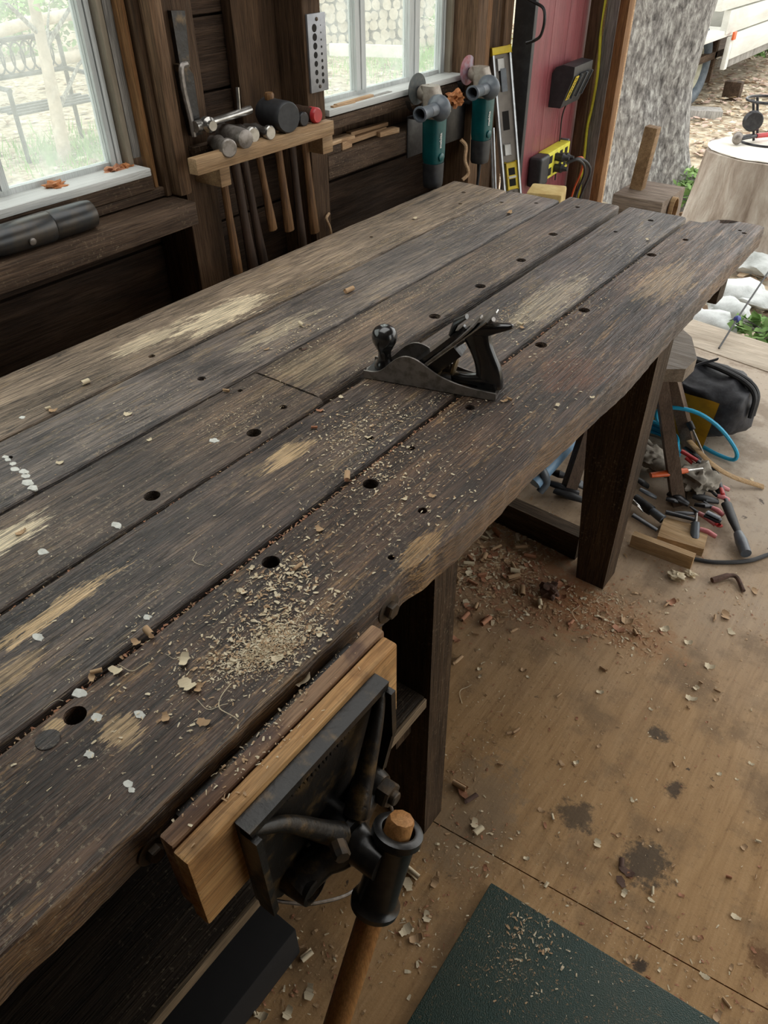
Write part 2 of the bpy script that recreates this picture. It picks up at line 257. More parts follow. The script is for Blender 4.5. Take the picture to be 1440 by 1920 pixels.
def matmat():
    mt, nt, b = newmat('green_rubber_mat')
    v = nt.nodes.new('ShaderNodeNewGeometry').outputs['Position']
    d1 = nz(nt, v, 5.0, 5, 0.6); d2 = nz(nt, v, 260.0, 3, 0.7); d3 = nz(nt, v, 12.0, 4, 0.6)
    col = mixc(nt, rng(nt, d1, 0.35, 0.7), (0.012, 0.04, 0.03), (0.026, 0.045, 0.03))
    dm = mth(nt, 'MULTIPLY', rng(nt, d2, 0.58, 0.66), rng(nt, d3, 0.42, 0.68, 0.12, 0.85))
    col = mixc(nt, dm, col, (0.33, 0.2, 0.09))
    nt.links.new(col, b.inputs['Base Color']); b.inputs['Roughness'].default_value = 0.5
    vo = nt.nodes.new('ShaderNodeTexVoronoi'); vo.inputs['Scale'].default_value = 420; nt.links.new(v, vo.inputs['Vector'])
    bu = nt.nodes.new('ShaderNodeBump'); bu.inputs['Strength'].default_value = 0.5; bu.inputs['Distance'].default_value = 0.0015
    nt.links.new(vo.outputs['Distance'], bu.inputs['Height']); nt.links.new(bu.outputs[0], b.inputs['Normal']); return mt
M_mat = matmat()
def noisemat(name, stops, scale, rough=0.85, bump=0.5, dist=0.01, detail=7, stretch=(1, 1, 1), coord='world'):
    mt, nt, b = newmat(name)
    v = nt.nodes.new('ShaderNodeNewGeometry').outputs['Position'] if coord == 'world' else nt.nodes.new('ShaderNodeTexCoord').outputs['Object']
    f = nz(nt, mp(nt, v, stretch), scale, detail, 0.68, 0.3)
    r = nt.nodes.new('ShaderNodeValToRGB'); nt.links.new(f, r.inputs[0]); setramp(r, stops)
    nt.links.new(r.outputs[0], b.inputs['Base Color']); b.inputs['Roughness'].default_value = rough
    b.inputs['Specular IOR Level'].default_value = 0.2
    bu = nt.nodes.new('ShaderNodeBump'); bu.inputs['Strength'].default_value = bump; bu.inputs['Distance'].default_value = dist
    nt.links.new(f, bu.inputs['Height']); nt.links.new(bu.outputs[0], b.inputs['Normal']); return mt
M_ground = noisemat('leaf_littered_earth', [(0.3, (0.2, 0.16, 0.11)), (0.45, (0.38, 0.31, 0.22)), (0.55, (0.5, 0.44, 0.33)), (0.68, (0.62, 0.56, 0.44))], 14, 0.9, 0.8, 0.02)
M_bark = noisemat('lichened_grey_bark', [(0.34, (0.09, 0.085, 0.08)), (0.46, (0.22, 0.21, 0.2)), (0.54, (0.34, 0.33, 0.31)), (0.64, (0.56, 0.56, 0.53))], 46, 0.9, 0.8, 0.02, 9, (1, 1, 0.35))
M_barks = noisemat('stump_bark', [(0.3, (0.16, 0.12, 0.09)), (0.5, (0.34, 0.29, 0.24)), (0.7, (0.5, 0.46, 0.4))], 11, 0.9, 1.0, 0.02, 7, (1, 1, 0.25))
M_cut = noisemat('cut_wood_face', [(0.3, (0.6, 0.56, 0.47)), (0.6, (0.78, 0.75, 0.68))], 8, 0.8, 0.2)
M_rock = noisemat('pale_boulder', [(0.3, (0.35, 0.37, 0.35)), (0.5, (0.6, 0.63, 0.62)), (0.7, (0.76, 0.79, 0.78))], 5, 0.85, 0.6, 0.02)
M_log = noisemat('log_bark', [(0.3, (0.2, 0.17, 0.13)), (0.7, (0.45, 0.4, 0.34))], 12, 0.9, 0.6, coord='object')
M_logend = noisemat('log_end_face', [(0.3, (0.36, 0.29, 0.22)), (0.7, (0.66, 0.58, 0.48))], 9, 0.85, 0.3, coord='world')
M_trail = noisemat('bleached_trailer_boards', [(0.3, (0.5, 0.5, 0.45)), (0.6, (0.72, 0.72, 0.67))], 3, 0.7, 0.2, stretch=(1, 0.3, 2))
M_tire = plain('tire_rubber', (0.06, 0.08, 0.1), 0.6, 0, (0.1, 0.12, 0.14), 20, 0.2)
M_rim = plain('cream_rim', (0.45, 0.44, 0.34), 0.5, 0.1, (0.33, 0.31, 0.22), 10)
M_green = noisemat('weed_leaf', [(0.3, (0.1, 0.22, 0.05)), (0.7, (0.28, 0.42, 0.16))], 6, 0.7, 0.1)
M_green2 = noisemat('grass_blade', [(0.3, (0.16, 0.36, 0.08)), (0.7, (0.4, 0.58, 0.22))], 3, 0.8, 0.1)
M_litter = [plain('litter_' + n, c, 0.8, 0, None, 20) for n, c in (('tan', (0.5, 0.38, 0.25)), ('pale', (0.68, 0.6, 0.46)), ('brown', (0.28, 0.19, 0.12)), ('rose', (0.55, 0.4, 0.33)))]

# ------------------------------------------------------------ mesh helpers
def link(o, parent=None):
    COL.objects.link(o)
    if parent is not None: o.parent = parent
    return o
def empty(name, loc=(0, 0, 0), label=None, cat=None, group=None, kind=None, rot=None):
    o = bpy.data.objects.new(name, None); o.location = loc; o.empty_display_size = 0.05
    if rot is not None: o.rotation_euler = rot
    COL.objects.link(o); tag(o, label, cat, group, kind); return o
def tag(o, label=None, cat=None, group=None, kind=None):
    if label: o['label'] = label
    if cat: o['category'] = cat
    if group: o['group'] = group
    if kind: o['kind'] = kind
    return o
def root_off(p):
    v = Vector((0, 0, 0))
    while p is not None: v += Vector(p.location); p = p.parent
    return v
def mk(name, bm, mat, parent=None, bevel=0.0, smooth=35, world=True, origin=None, label=None, seg=2):
    """links the bmesh as one object; verts are given in world coordinates when world=True"""
    if bevel:
        bmesh.ops.bevel(bm, geom=[e for e in bm.edges if len(e.link_faces) == 2 and e.calc_face_angle(0) > 0.5], offset=bevel, segments=seg, profile=0.6, affect='EDGES', clamp_overlap=True)
    bmesh.ops.recalc_face_normals(bm, faces=bm.faces)
    off = Vector((0, 0, 0))
    if world and parent is not None: off = root_off(parent)
    if parent is None:
        if origin is None:
            zs = [v.co for v in bm.verts]
            mn = Vector([min(c[i] for c in zs) for i in range(3)]); mx = Vector([max(c[i] for c in zs) for i in range(3)])
            origin = Vector(((mn.x + mx.x) / 2, (mn.y + mx.y) / 2, mn.z))
        off = Vector(origin)
    if off.length: bmesh.ops.translate(bm, verts=bm.verts, vec=-off)
    me = bpy.data.meshes.new(name); bm.to_mesh(me); bm.free()
    if smooth:
        me.shade_smooth() if hasattr(me, 'shade_smooth') else None
        try: me.set_sharp_from_angle(angle=math.radians(smooth))
        except Exception: pass
    for q in (mat if isinstance(mat, (list, tuple)) else [mat]): me.materials.append(q)
    o = bpy.data.objects.new(name, me); link(o, parent)
    if parent is None: o.location = off
    if label: o['label'] = label
    return o
def box(bm, x0, x1, y0, y1, z0, z1, rot=None, piv=None):
    r = bmesh.ops.create_cube(bm, size=1.0); vs_ = r['verts']
    for v in vs_: v.co = Vector(((x0 + x1) / 2 + v.co.x * (x1 - x0), (y0 + y1) / 2 + v.co.y * (y1 - y0), (z0 + z1) / 2 + v.co.z * (z1 - z0)))
    if rot is not None:
        pv = Vector(piv) if piv is not None else Vector(((x0 + x1) / 2, (y0 + y1) / 2, (z0 + z1) / 2))
        for v in vs_: v.co = rot @ (v.co - pv) + pv
    return vs_
def B(*a, **k):
    bm = bmesh.new(); box(bm, *a, **k); return bm
def frame_of(d):
    d = d.normalized(); up = Vector((0, 0, 1)) if abs(d.z) < 0.95 else Vector((1, 0, 0))
    u = d.cross(up).normalized(); return u, d.cross(u).normalized()
def tube(bm, pts, r, seg=10, cap=True, squash=1.0):
    """tube through points; r a number or a list"""
    pts = [Vector(p) for p in pts]; n = len(pts)
    rs = r if isinstance(r, (list, tuple)) else [r] * n
    rings = []; u = None
    for i, p in enumerate(pts):
        d = (pts[min(i + 1, n - 1)] - pts[max(i - 1, 0)])
        if d.length < 1e-9: d = pts[-1] - pts[0]
        d.normalize()
        if u is None: u, v_ = frame_of(d)
        else:
            u = (u - d * u.dot(d)); u = u.normalized() if u.length > 1e-6 else frame_of(d)[0]; v_ = d.cross(u).normalized()
        rings.append([bm.verts.new(p + (u * math.cos(2 * PI * k / seg) + v_ * math.sin(2 * PI * k / seg) * squash) * rs[i]) for k in range(seg)])
    for a, b in zip(rings, rings[1:]):
        for k in range(seg): bm.faces.new((a[k], a[(k + 1) % seg], b[(k + 1) % seg], b[k]))
    if cap:
        bm.faces.new(rings[0][::-1]); bm.faces.new(rings[-1])
    return rings
def T(pts, r, seg=10, **k):
    bm = bmesh.new(); tube(bm, pts, r, seg, **k); return bm
def lathe(bm, prof, base, axis, seg=24):
    """prof: list of (distance along axis, radius)"""
    base = Vector(base); axis = Vector(axis).normalized(); pts = [base + axis * a for a, _ in prof]
    u, v_ = frame_of(axis); rings = []
    for p, (_, r) in zip(pts, prof): rings.append([bm.verts.new(p + (u * math.cos(2 * PI * k / seg) + v_ * math.sin(2 * PI * k / seg)) * max(r, 1e-5)) for k in range(seg)])
    for a, b in zip(rings, rings[1:]):
        for k in range(seg): bm.faces.new((a[k], a[(k + 1) % seg], b[(k + 1) % seg], b[k]))
    bm.faces.new(rings[0][::-1]); bm.faces.new(rings[-1]); return rings
def L(prof, base, axis, seg=24):
    bm = bmesh.new(); lathe(bm, prof, base, axis, seg); return bm
def prism(bm, poly, to3, d0, d1):
    """poly of (a,b); to3(a,b,d)->Vector"""
    a = [bm.verts.new(to3(p, q, d0)) for p, q in poly]; b = [bm.verts.new(to3(p, q, d1)) for p, q in poly]; n = len(poly)
    bm.faces.new(a); bm.faces.new(b[::-1])
    for i in range(n): bm.faces.new((a[i], b[i], b[(i + 1) % n], a[(i + 1) % n]))
def blob(bm, c, rad, amp=0.15, freq=2.0, sub=3, seed=0, flat=None):
    r = bmesh.ops.create_icosphere(bm, subdivisions=sub, radius=1.0)
    for v in r['verts']:
        n = v.co.normalized(); k = 1 + amp * noise.fractal(n * freq + Vector((seed, seed * 2, 0)), 1, 2, 4) * 1.6
        p = Vector((n.x * rad[0], n.y * rad[1], n.z * rad[2])) * k
        if flat is not None and p.z < flat: p.z = flat
        v.co = Vector(c) + p
    return r['verts']
def smooth_pts(pts, n=8):
    """Catmull-Rom through pts"""
    pts = [Vector(p) for p in pts]; out = []
    q = [pts[0] * 2 - pts[1]] + pts + [pts[-1] * 2 - pts[-2]]
    for i in range(1, len(q) - 2):
        for k in range(n):
            t = k / n; a, b, c, d = q[i - 1], q[i], q[i + 1], q[i + 2]
            out.append(0.5 * ((2 * b) + (c - a) * t + (2 * a - 5 * b + 4 * c - d) * t * t + (3 * b - a - 3 * c + d) * t ** 3))
    out.append(pts[-1]); return out
def copy_tree(o, parent=None):
    c = o.copy(); COL.objects.link(c)
    if parent is not None: c.parent = parent
    for ch in list(o.children): copy_tree(ch, c)
    return c
def text_mesh(name, s, size, mat, parent, mw, depth=0.0006, bold=0.0):
    cu = bpy.data.curves.new(name, 'FONT'); cu.body = s; cu.size = size; cu.extrude = depth; cu.align_x = 'CENTER'; cu.align_y = 'CENTER'; cu.offset = bold
    to = bpy.data.objects.new(name + '_tmp', cu); COL.objects.link(to)
    dg = bpy.context.evaluated_depsgraph_get(); me = bpy.data.meshes.new_from_object(to.evaluated_get(dg))
    bpy.data.objects.remove(to); bm = bmesh.new(); bm.from_mesh(me); bmesh.ops.transform(bm, matrix=mw, verts=bm.verts)
    return mk(name, bm, mat, parent, smooth=0)
def basis(o, ex, ey, ez):
    m_ = Matrix.Identity(4)
    for i in range(3): m_[i][0] = ex[i]; m_[i][1] = ey[i]; m_[i][2] = ez[i]; m_[i][3] = o[i]
    return m_

# ------------------------------------------------------------ the room
def struct(name, bm, mat, parent=None, bevel=0.0, **k):
    o = mk(name, bm, mat, parent, bevel, **k)
    if parent is None: o['kind'] = 'structure'
    return o
H = 0.79            # bench top
YE = 3.05           # floor ends at the doorway
# floor: two plywood sheets in one slab, with the seam cut as a real groove
bm = bmesh.new()
s0 = P(1300, 1440, z=0); s1 = P(1060, 1300, z=0)
seam = lambda x: 1.122 - 0.62 * (x + 0.015)
a, b_ = P(700, 1160 * 0 + 1600, z=0), 0
SA = Vector((-0.30, 0.72)); SB = Vector((0.45, 0.62))
q1 = P(700 + 600 / 1.946, 1080 + 1110 / 1.946, z=0); q2 = P(700 + 1400 / 1.946, 1080 + 1560 / 1.946, z=0)
dq = (q2 - q1).normalized(); A_ = q1 + dq * ((-1.62 - q1.x) / dq.x); B_ = q1 + dq * ((2.6 - q1.x) / dq.x); nn = Vector((-dq.y, dq.x, 0))
if nn.y < 0: nn = -nn
for (sg, far) in ((1, 6.0), (-1, 3.0)):
    e = nn * (sg * 0.0012); pts = [A_ + e, B_ + e, B_ + nn * sg * far, A_ + nn * sg * far]
    pts = [Vector((max(-1.62, min(2.6, p.x)), max(-1.4, min(YE + (0.26 if p.x < -0.5 else 0.0), p.y)), 0)) for p in pts]
    vs_ = [bm.verts.new(p) for p in pts]; f = bm.faces.new(vs_)
    ex = bmesh.ops.extrude_face_region(bm, geom=[f]); bmesh.ops.translate(bm, verts=[v for v in ex['geom'] if isinstance(v, bmesh.types.BMVert)], vec=(0, 0, -0.02))
box(bm, -1.62, 2.6, -1.4, 3.02, -0.05, -0.021)
struct('floor', bm, M_floor, smooth=0)

XS = -1.45          # face of the wall studs
# siding boards of the window wall
bm = bmesh.new()
def siding(y0, y1, z0, z1, h=0.185, ph=0.0):
    z = z0 - ph
    while z < z1:
        a, b = max(z0, z + 0.003), min(z1, z + h - 0.003)
        if b - a > 0.01:
            dx = random.uniform(-0.003, 0.003); box(bm, -1.60 + dx, -1.575 + dx, y0, y1, a, b)
        z += h
siding(-1.4, 2.72, -0.02, 0.985, 0.165)
siding(1.10, 1.72, 0.985, 2.35, 0.155, 0.03)
siding(-1.4, -0.35, 0.985, 2.35)
siding(2.44, 2.72, 0.985, 2.35)
siding(-0.35, 1.10, 1.98, 2.35); siding(1.72, 2.44, 1.98, 2.35)
box(bm, -1.625, -1.606, -1.4, 2.72, -0.02, 0.985); box(bm, -1.625, -1.606, 1.10, 1.72, 0.985, 2.35)
struct('wall_left', bm, M_siding, bevel=0.002, smooth=0)
# back wall behind the photographer, right wall with an opening added for light, roof
bm = bmesh.new()
for k in range(14): box(bm, -1.62, 2.6, -1.45, -1.42, -0.02 + k * 0.17, 0.147 + k * 0.17)
struct('wall_back', bm, M_siding, smooth=0)
bm = bmesh.new()
for k in range(14): box(bm, 2.6, 2.63, -1.45, 0.6, -0.02 + k * 0.17, 0.147 + k * 0.17)
struct('wall_right', bm, M_siding, smooth=0)
# roof boards with an unseen gap, added to let sky light onto the bench
bm = bmesh.new()
ROOF_GAPX, ROOF_GAPY = (-1.55, -0.35), (0.35, 2.1)
for k in range(22):
    xa_, xb_ = -1.7 + k * 0.2, -1.505 + k * 0.2
    if xb_ > ROOF_GAPX[0] and xa_ < ROOF_GAPX[1]: box(bm, xa_, xb_, -1.5, ROOF_GAPY[0], 2.36, 2.38); box(bm, xa_, xb_, ROOF_GAPY[1], 3.5, 2.36, 2.38)
    else: box(bm, xa_, xb_, -1.5, 3.5, 2.36, 2.38)
for y in (-0.9, 0.31, 2.14, 2.8): box(bm, -1.6, 2.6, y - 0.025, y + 0.025, 2.22, 2.36)
struct('ceiling', bm, M_roof, smooth=0)
# trims: studs and boards of the window wall
TN = [0]
def trim(x0, x1, y0, y1, z0, z1, mat, bevel=0.003):
    TN[0] += 1; return struct('trim_%d' % TN[0], B(x0, x1, y0, y1, z0, z1), mat, bevel=bevel)
trim(-1.52, -1.50, 1.089, 1.121, 1.03, 2.3, M_greyb)                 # grey stop board
trim(-1.4995, -1.468, 1.108, 1.118, 0.95, 2.3, M_orange)
trim(-1.572, -1.45, 1.1225, 1.1365, 0.95, 2.3, M_stud)
trim(-1.572, -1.42, 1.137, 1.172, 0.95, 2.3, M_studl, 0.008)
trim(-1.572, -1.445, 1.173, 1.268, 0.0, 2.35, M_stud)
trim(-1.572, -1.45, 1.617, 1.684, 0.0, 2.35, M_stud)
trim(-1.573, -1.54, 1.47, 1.616, 0.95, 2.35, M_stud)                 # vertical board beside right stud
trim(-1.572, -1.42, 2.395, 2.46, 0.0, 2.35, M_studl, 0.006)
trim(-1.572, -1.44, 2.462, 2.52, 0.0, 2.35, M_orange)
trim(-1.572, -1.47, 2.522, 2.64, 0.0, 2.35, M_stud)
trim(-1.572, -1.46, 2.642, 2.70, 0.0, 2.35, M_studl)
# under window 1: rails and ledge
trim(-1.572, -1.452, -1.3, 1.094, 0.972, 1.014, M_ledge)
trim(-1.572, -1.458, -1.3, 1.13, 0.951, 0.970, M_ledge)
trim(-1.572, -1.38, -1.3, 1.142, 0.897, 0.947, M_ledge, 0.004)
# under window 2
trim(-1.572, -1.452, 1.686, 2.394, 0.985, 1.016, M_ledge)
trim(-1.572, -1.535, 1.686, 2.394, 0.90, 0.984, M_stud)
trim(-1.572, -1.45, 1.686, 2.16, 0.862, 0.922, M_ledge, 0.004)

def window(n, y0, y1, z0, z1, mull, frame_w=0.03):
    X = -1.53
    w_ = empty('window_%d' % n, (X, (y0 + y1) / 2, z0), kind='structure')
    bm = bmesh.new()
    def ribbed(ya, yb):
        k = 4; s = (yb - ya) / k
        box(bm, X - 0.012, X + 0.004, ya, yb, z0, z1)
        for i in range(k): box(bm, X + 0.0041, X + 0.013 - 0.003 * (i % 2), ya + i * s + 0.0008, ya + (i + 1) * s - 0.0008, z0, z1)
    ribbed(y0, y0 + frame_w); ribbed(y1 - frame_w, y1)
    box(bm, X - 0.012, X + 0.008, y0 + frame_w, y1 - frame_w, z1 - 0.03, z1)
    box(bm, X - 0.012, X + 0.006, y0 + frame_w, y1 - frame_w, z0, z0 + 0.012)
    mk('window_frame', bm, M_frame, w_, 0.0)
    for a, b in mull:
        bm = bmesh.new(); k = 4; s = (b - a) / k
        box(bm, X - 0.012, X + 0.004, a, b, z0 + 0.012, z1 - 0.03)
        for i in range(k): box(bm, X + 0.0041, X + 0.013 - 0.003 * (i % 2), a + i * s + 0.0008, a + (i + 1) * s - 0.0008, z0 + 0.012, z1 - 0.03)
        mk('mullion', bm, M_frame, w_)
    edges = [y0 + frame_w] + [v for ab in mull for v in ab] + [y1 - frame_w]
    for a, b in zip(edges[::2], edges[1::2]):
        mk('window_pane', B(X - 0.006, X - 0.003, a, b, z0 + 0.012, z1 - 0.03), M_glass, w_, smooth=0)
    mk('window_sill', B(X - 0.02, XS, y0 - 0.0, y1 + 0.018, z0 - 0.015, z0 + 0.001), M_sill, w_, 0.002)
    mk('window_jamb', B(X + 0.0, -1.50, y1 + 0.002, y1 + 0.015, z0, z1), M_jamb, w_, 0.001)
    return w_
window(1, -0.34, 1.072, 1.017, 1.98, [(0.27, 0.29), (0.762, 0.80)])
window(2, 1.70, 2.37, 1.034, 1.98, [(1.905, 1.955), (2.165, 2.225)])
for y, z0 in ((-0.34, 1.017), (1.70, 1.034)):
    pass

# end of the window wall: the fixed red boarded panel and the door jamb
dz = empty('door_1', (-1.44, 3.0, 0.0), kind='structure')
bm = bmesh.new()
ang = math.radians(5)
RY = Matrix.Rotation(ang, 3, 'Z'); pv = (-1.40, 2.76, 0)
for a, b in ((2.76, 2.93), (2.932, 3.09), (3.092, 3.24), (3.242, 3.36)): box(bm, -1.47, -1.405, a, b, -0.02, 2.3, RY, pv)
mk('door_panel', bm, M_red, dz, 0.002)
mk('door_edge_strip', B(-1.475, -1.398, 2.735, 2.757, 0, 2.3), M_rubber, dz, 0.002)
bm = bmesh.new()
h0 = P(1003, 5, x=-1.375); h1 = P(1002, 76, x=-1.375); hm = P(1021, 40, x=-1.33)
tube(bm, smooth_pts([h0 + Vector((-0.03, 0, 0.01)), h0, P(1019, 16, x=-1.34), hm, P(1014, 66, x=-1.345), h1, h1 + Vector((-0.03, 0, -0.01))], 6), 0.005, 8)
mk('door_handle', bm, M_dark, dz)
YJ = 3.42
def upright(px0, px1, py, y, d, mat, parent=None, z0=-0.1, z1=2.3):
    a = P(px0, py, y=y).x; b = P(px1, py, y=y).x
    TN[0] += 1; return struct('trim_%d' % TN[0], B(a, b, y, y + d, z0, z1), mat, bevel=0.002)
upright(1088, 1106, 150, 3.29, 0.03, M_stud)
upright(1107, 1117, 150, 3.335, 0.025, M_scrap)
upright(1118, 1139, 150, 3.34, 0.03, M_greyb)
upright(1140, 1157, 150, 3.30, 0.05, M_orange)
upright(1158, 1163, 150, 3.352, 0.03, M_scrap)
# threshold
t1 = P(1275, 640, z=0.0); t2 = P(1440, 655, z=0); 
bm = bmesh.new(); box(bm, -1.35, 2.6, 3.055, 3.30, -0.12, 0.004, Matrix.Rotation(math.radians(-9), 3, 'Z'), (-0.4, 3.16, 0))
TN[0] += 1; struct('trim_%d' % TN[0], bm, M_thr, bevel=0.004)
# right-hand post of the doorway and added opening, out of frame
trim(2.45, 2.6, -1.4, -1.25, -0.02, 2.36, M_stud); trim(2.45, 2.6, 3.0, 3.15, -0.02, 2.36, M_stud)

# ------------------------------------------------------------ the workbench
bench = empty('workbench', (-0.85, 0.85, 0), 'long dark weathered plank workbench on square posts, littered with shavings', 'workbench')
FE = [(-0.6, -0.402), (0.0, -0.403), (0.16, -0.398), (0.3, -0.401), (0.42, -0.399), (0.52, -0.397), (0.57, -0.399), (0.60, -0.392), (0.68, -0.387), (0.9, -0.389), (1.12, -0.381), (1.29, -0.377), (1.45, -0.382), (1.8, -0.390), (2.3, -0.397)]
def lerp(tab, t):
    for (a, va), (b, vb) in zip(tab, tab[1:]):
        if t <= b: return va + (vb - va) * (t - a) / (b - a) if t > a else va
    return tab[-1][1]
def plank(x0, x1, y0, yend, th, mat, seed, holes=(), zoff=0.0, front=False, rough=0.0016):
    """weathered board: a swept, subdivided section with uneven edges; real bored holes"""
    bm = bmesh.new(); n = int((yend(0.5) - y0) / 0.012); rings = []
    ch = 0.004
    us = [0.0, ch * 1.0, None, None, None, None]
    for i in range(n + 1):
        t = i / n; y = y0 + t * (yend(0.5) - y0)
        ny = lambda k, f=6.0: noise.noise(Vector((seed * 3.1 + k, y * f, 0)))
        xa = x0 + ny(1) * rough + ny(2, 40) * rough * 0.6; xb = (lerp(FE, y) if front else x1) + (ny(3) + ny(4, 45) * (1.0 if front else 0.6) + ny(9, 120) * (0.5 if front else 0)) * rough * (1.3 if front else 1)
        zt = H + zoff
        er = abs(ny(5, 14)) * (0.0035 if front else 0.0015) + 0.001
        if front and y > 2.0: er += 0.001
        sec = [(xa, zt - th), (xa, zt - 0.004 - er * 0.5), (xa + 0.002, zt - 0.0008), (xa + 0.007, zt)]
        for k in range(1, 6): sec.append((xa + 0.009 + (xb - xa - 0.018 - (0.004 if front else 0)) * k / 6, zt + noise.noise(Vector((k * 2.2 + seed, y * 9, 3))) * 0.0006))
        sec += [(xb - 0.009 - (0.004 if front else 0), zt), (xb - 0.0022 - er * 0.5, zt - 0.0008 - er * 0.35), (xb, zt - 0.0035 - er), (xb + ny(7, 20) * rough * 0.5, zt - th * 0.55), (xb - 0.001, zt - th)]
        ring = []
        for (x, z) in sec:
            u = (x - xa) / (xb - xa); ye = y0 + t * (yend(u) - y0) + (noise.noise(Vector((x * 60, seed, z * 30))) * 0.003 if i == n else 0)
            ring.append(bm.verts.new((x, ye, z)))
        rings.append(ring)
    m_ = len(rings[0])
    for a, b in zip(rings, rings[1:]):
        for k in range(m_): bm.faces.new((a[k], b[k], b[(k + 1) % m_], a[(k + 1) % m_]))
    bm.faces.new(rings[0]); bm.faces.new(rings[-1][::-1])
    o = mk('plank', bm, mat, bench, smooth=40)
    if holes:
        cb = bmesh.new()
        for (hx, hy, hr, dp) in holes: lathe(cb, [(0, hr), (dp + 0.02, hr)], (hx, hy, H - dp), (0, 0, 1), 20)
        bmesh.ops.recalc_face_normals(cb, faces=cb.faces)
        bmesh.ops.translate(cb, verts=cb.verts, vec=-root_off(bench))
        me = bpy.data.meshes.new('cut'); cb.to_mesh(me); cb.free()
        c = bpy.data.objects.new('cut', me); COL.objects.link(c); c.parent = bench
        md = o.modifiers.new('holes', 'BOOLEAN'); md.operation = 'DIFFERENCE'; md.object = c; md.solver = 'EXACT'
        bpy.context.view_layer.update()
        dg = bpy.context.evaluated_depsgraph_get(); nm = bpy.data.meshes.new_from_object(o.evaluated_get(dg))
        o.modifiers.clear(); o.data = nm; bpy.data.objects.remove(c)
    return o
Yc = lambda v: (lambda u: v)
R1 = 0.0122
plank(-1.302, -1.1145, -0.62, Yc(2.108), 0.045, M_pl1, 1, [(-1.211, 2.02, 0.007, 0.03), (-1.139, 0.776, 0.007, 0.03), (-1.2, 1.55, 0.005, 0.03), (-1.16, 1.92, 0.006, 0.03)])
plank(-1.1045, -0.9425, -0.62, Yc(2.112), 0.045, M_pl2, 2, [(-0.995, 0.771, 0.008, 0.03), (-0.985, 2.05, 0.006, 0.03), (-1.07, 2.0, 0.007, 0.03), (-1.05, 0.42, 0.005, 0.02)])
plank(-0.931, -0.7640, -0.62, Yc(0.843), 0.045, M_pl3, 3, [(-0.791, 0.487, R1, 0.05), (-0.789, 0.696, R1, 0.05), (-0.805, 0.784, 0.007, 0.03), (-0.906, 0.781, 0.005, 0.02)])
plank(-0.932, -0.7790, 0.847, Yc(2.16), 0.047, M_pl3, 4, [(-0.796, 1.239, R1, 0.06), (-0.801, 1.432, R1, 0.06), (-0.803, 1.626, R1, 0.06), (-0.824, 1.837, R1, 0.06), (-0.924, 0.965, 0.006, 0.02), (-0.87, 2.08, 0.007, 0.03)], zoff=0.0008)
plank(-0.7545, -0.5895, -0.62, Yc(2.17), 0.045, M_pl4, 5, [(-0.626, 0.794, 0.007, 0.03), (-0.735, 0.18, 0.004, 0.02), (-0.66, 2.09, 0.008, 0.03), (-0.70, 1.95, 0.006, 0.03)])
plank(-0.577, -0.395, -0.62, lambda u: 2.15 if u < 0.30 else (2.15 + 0.065 * min(1, (u - 0.30) / 0.06) if u < 0.9 else 2.215), 0.055, M_pl5, 6,
      [(-0.555, 0.187, R1, 0.05), (-0.552, 0.485, R1, 0.05), (-0.550, 0.697, R1, 0.05), (-0.545, 0.97, 0.009, 0.05), (-0.556, 1.251, R1, 0.05), (-0.557, 1.449, R1, 0.05), (-0.562, 1.842, R1, 0.05), (-0.555, 0.81, 0.006, 0.03), (-0.531, 1.994, 0.008, 0.03),
       (-0.425, 2.13, 0.006, 0.02), (-0.44, 2.145, 0.005, 0.02), (-0.43, 0.585, 0.005, 0.02), (-0.452, 0.69, 0.007, 0.01), (-0.47, 0.36, 0.005, 0.02)], front=True, rough=0.0015)
# flush dowel plug and paint blobs on the planks
mk('dowel_plug', L([(0, 0.0128), (0.0105, 0.0128), (0.0112, 0.0122)], (-0.552, 0.152, H - 0.0102), (0, 0, 1), 24), M_pl4, bench)
def spot(px, py, r, el=1.4, ang=0.6, mat=M_paint, n=12, h=0.0007):
    c = P(px, py, z=H); bm = bmesh.new(); ca, sa = math.cos(ang), math.sin(ang)
    ring = [];  top = []
    for k in range(n):
        t = 2 * PI * k / n; q = r * (1 + 0.55 * noise.noise(Vector((px * 0.1, k * 0.7, py)))); a, b = q * math.cos(t) * el, q * math.sin(t)
        x, y = a * ca - b * sa, a * sa + b * ca
        ring.append(bm.verts.new((c.x + x, c.y + y, H - 0.001))); top.append(bm.verts.new((c.x + x * 0.9, c.y + y * 0.9, H + h)))
    bm.faces.new(top)
    for k in range(n): bm.faces.new((ring[k], ring[(k + 1) % n], top[(k + 1) % n], top[k]))
    return mk('paint_drop', bm, mat, bench, smooth=60, label='whitish paint drop')
for (px, py, r) in ((10, 857, .004), (15, 863, .004), (24, 870, .005), (28, 880, .006), (46, 885, .006), (48, 893, .006), (52, 905, .0075), (62, 915, .0065), (402, 826, .006), (218, 985, .006), (80, 1035, .006), (149, 1300, .0065), (181, 1345, .005), (262, 1340, .005), (167, 1415, .004), (240, 1470, .004), (247, 1482, .003), (276, 1158, .004), (72, 1195, .006), (42, 783, .004)): spot(px, py, r, 1.5, 0.15)
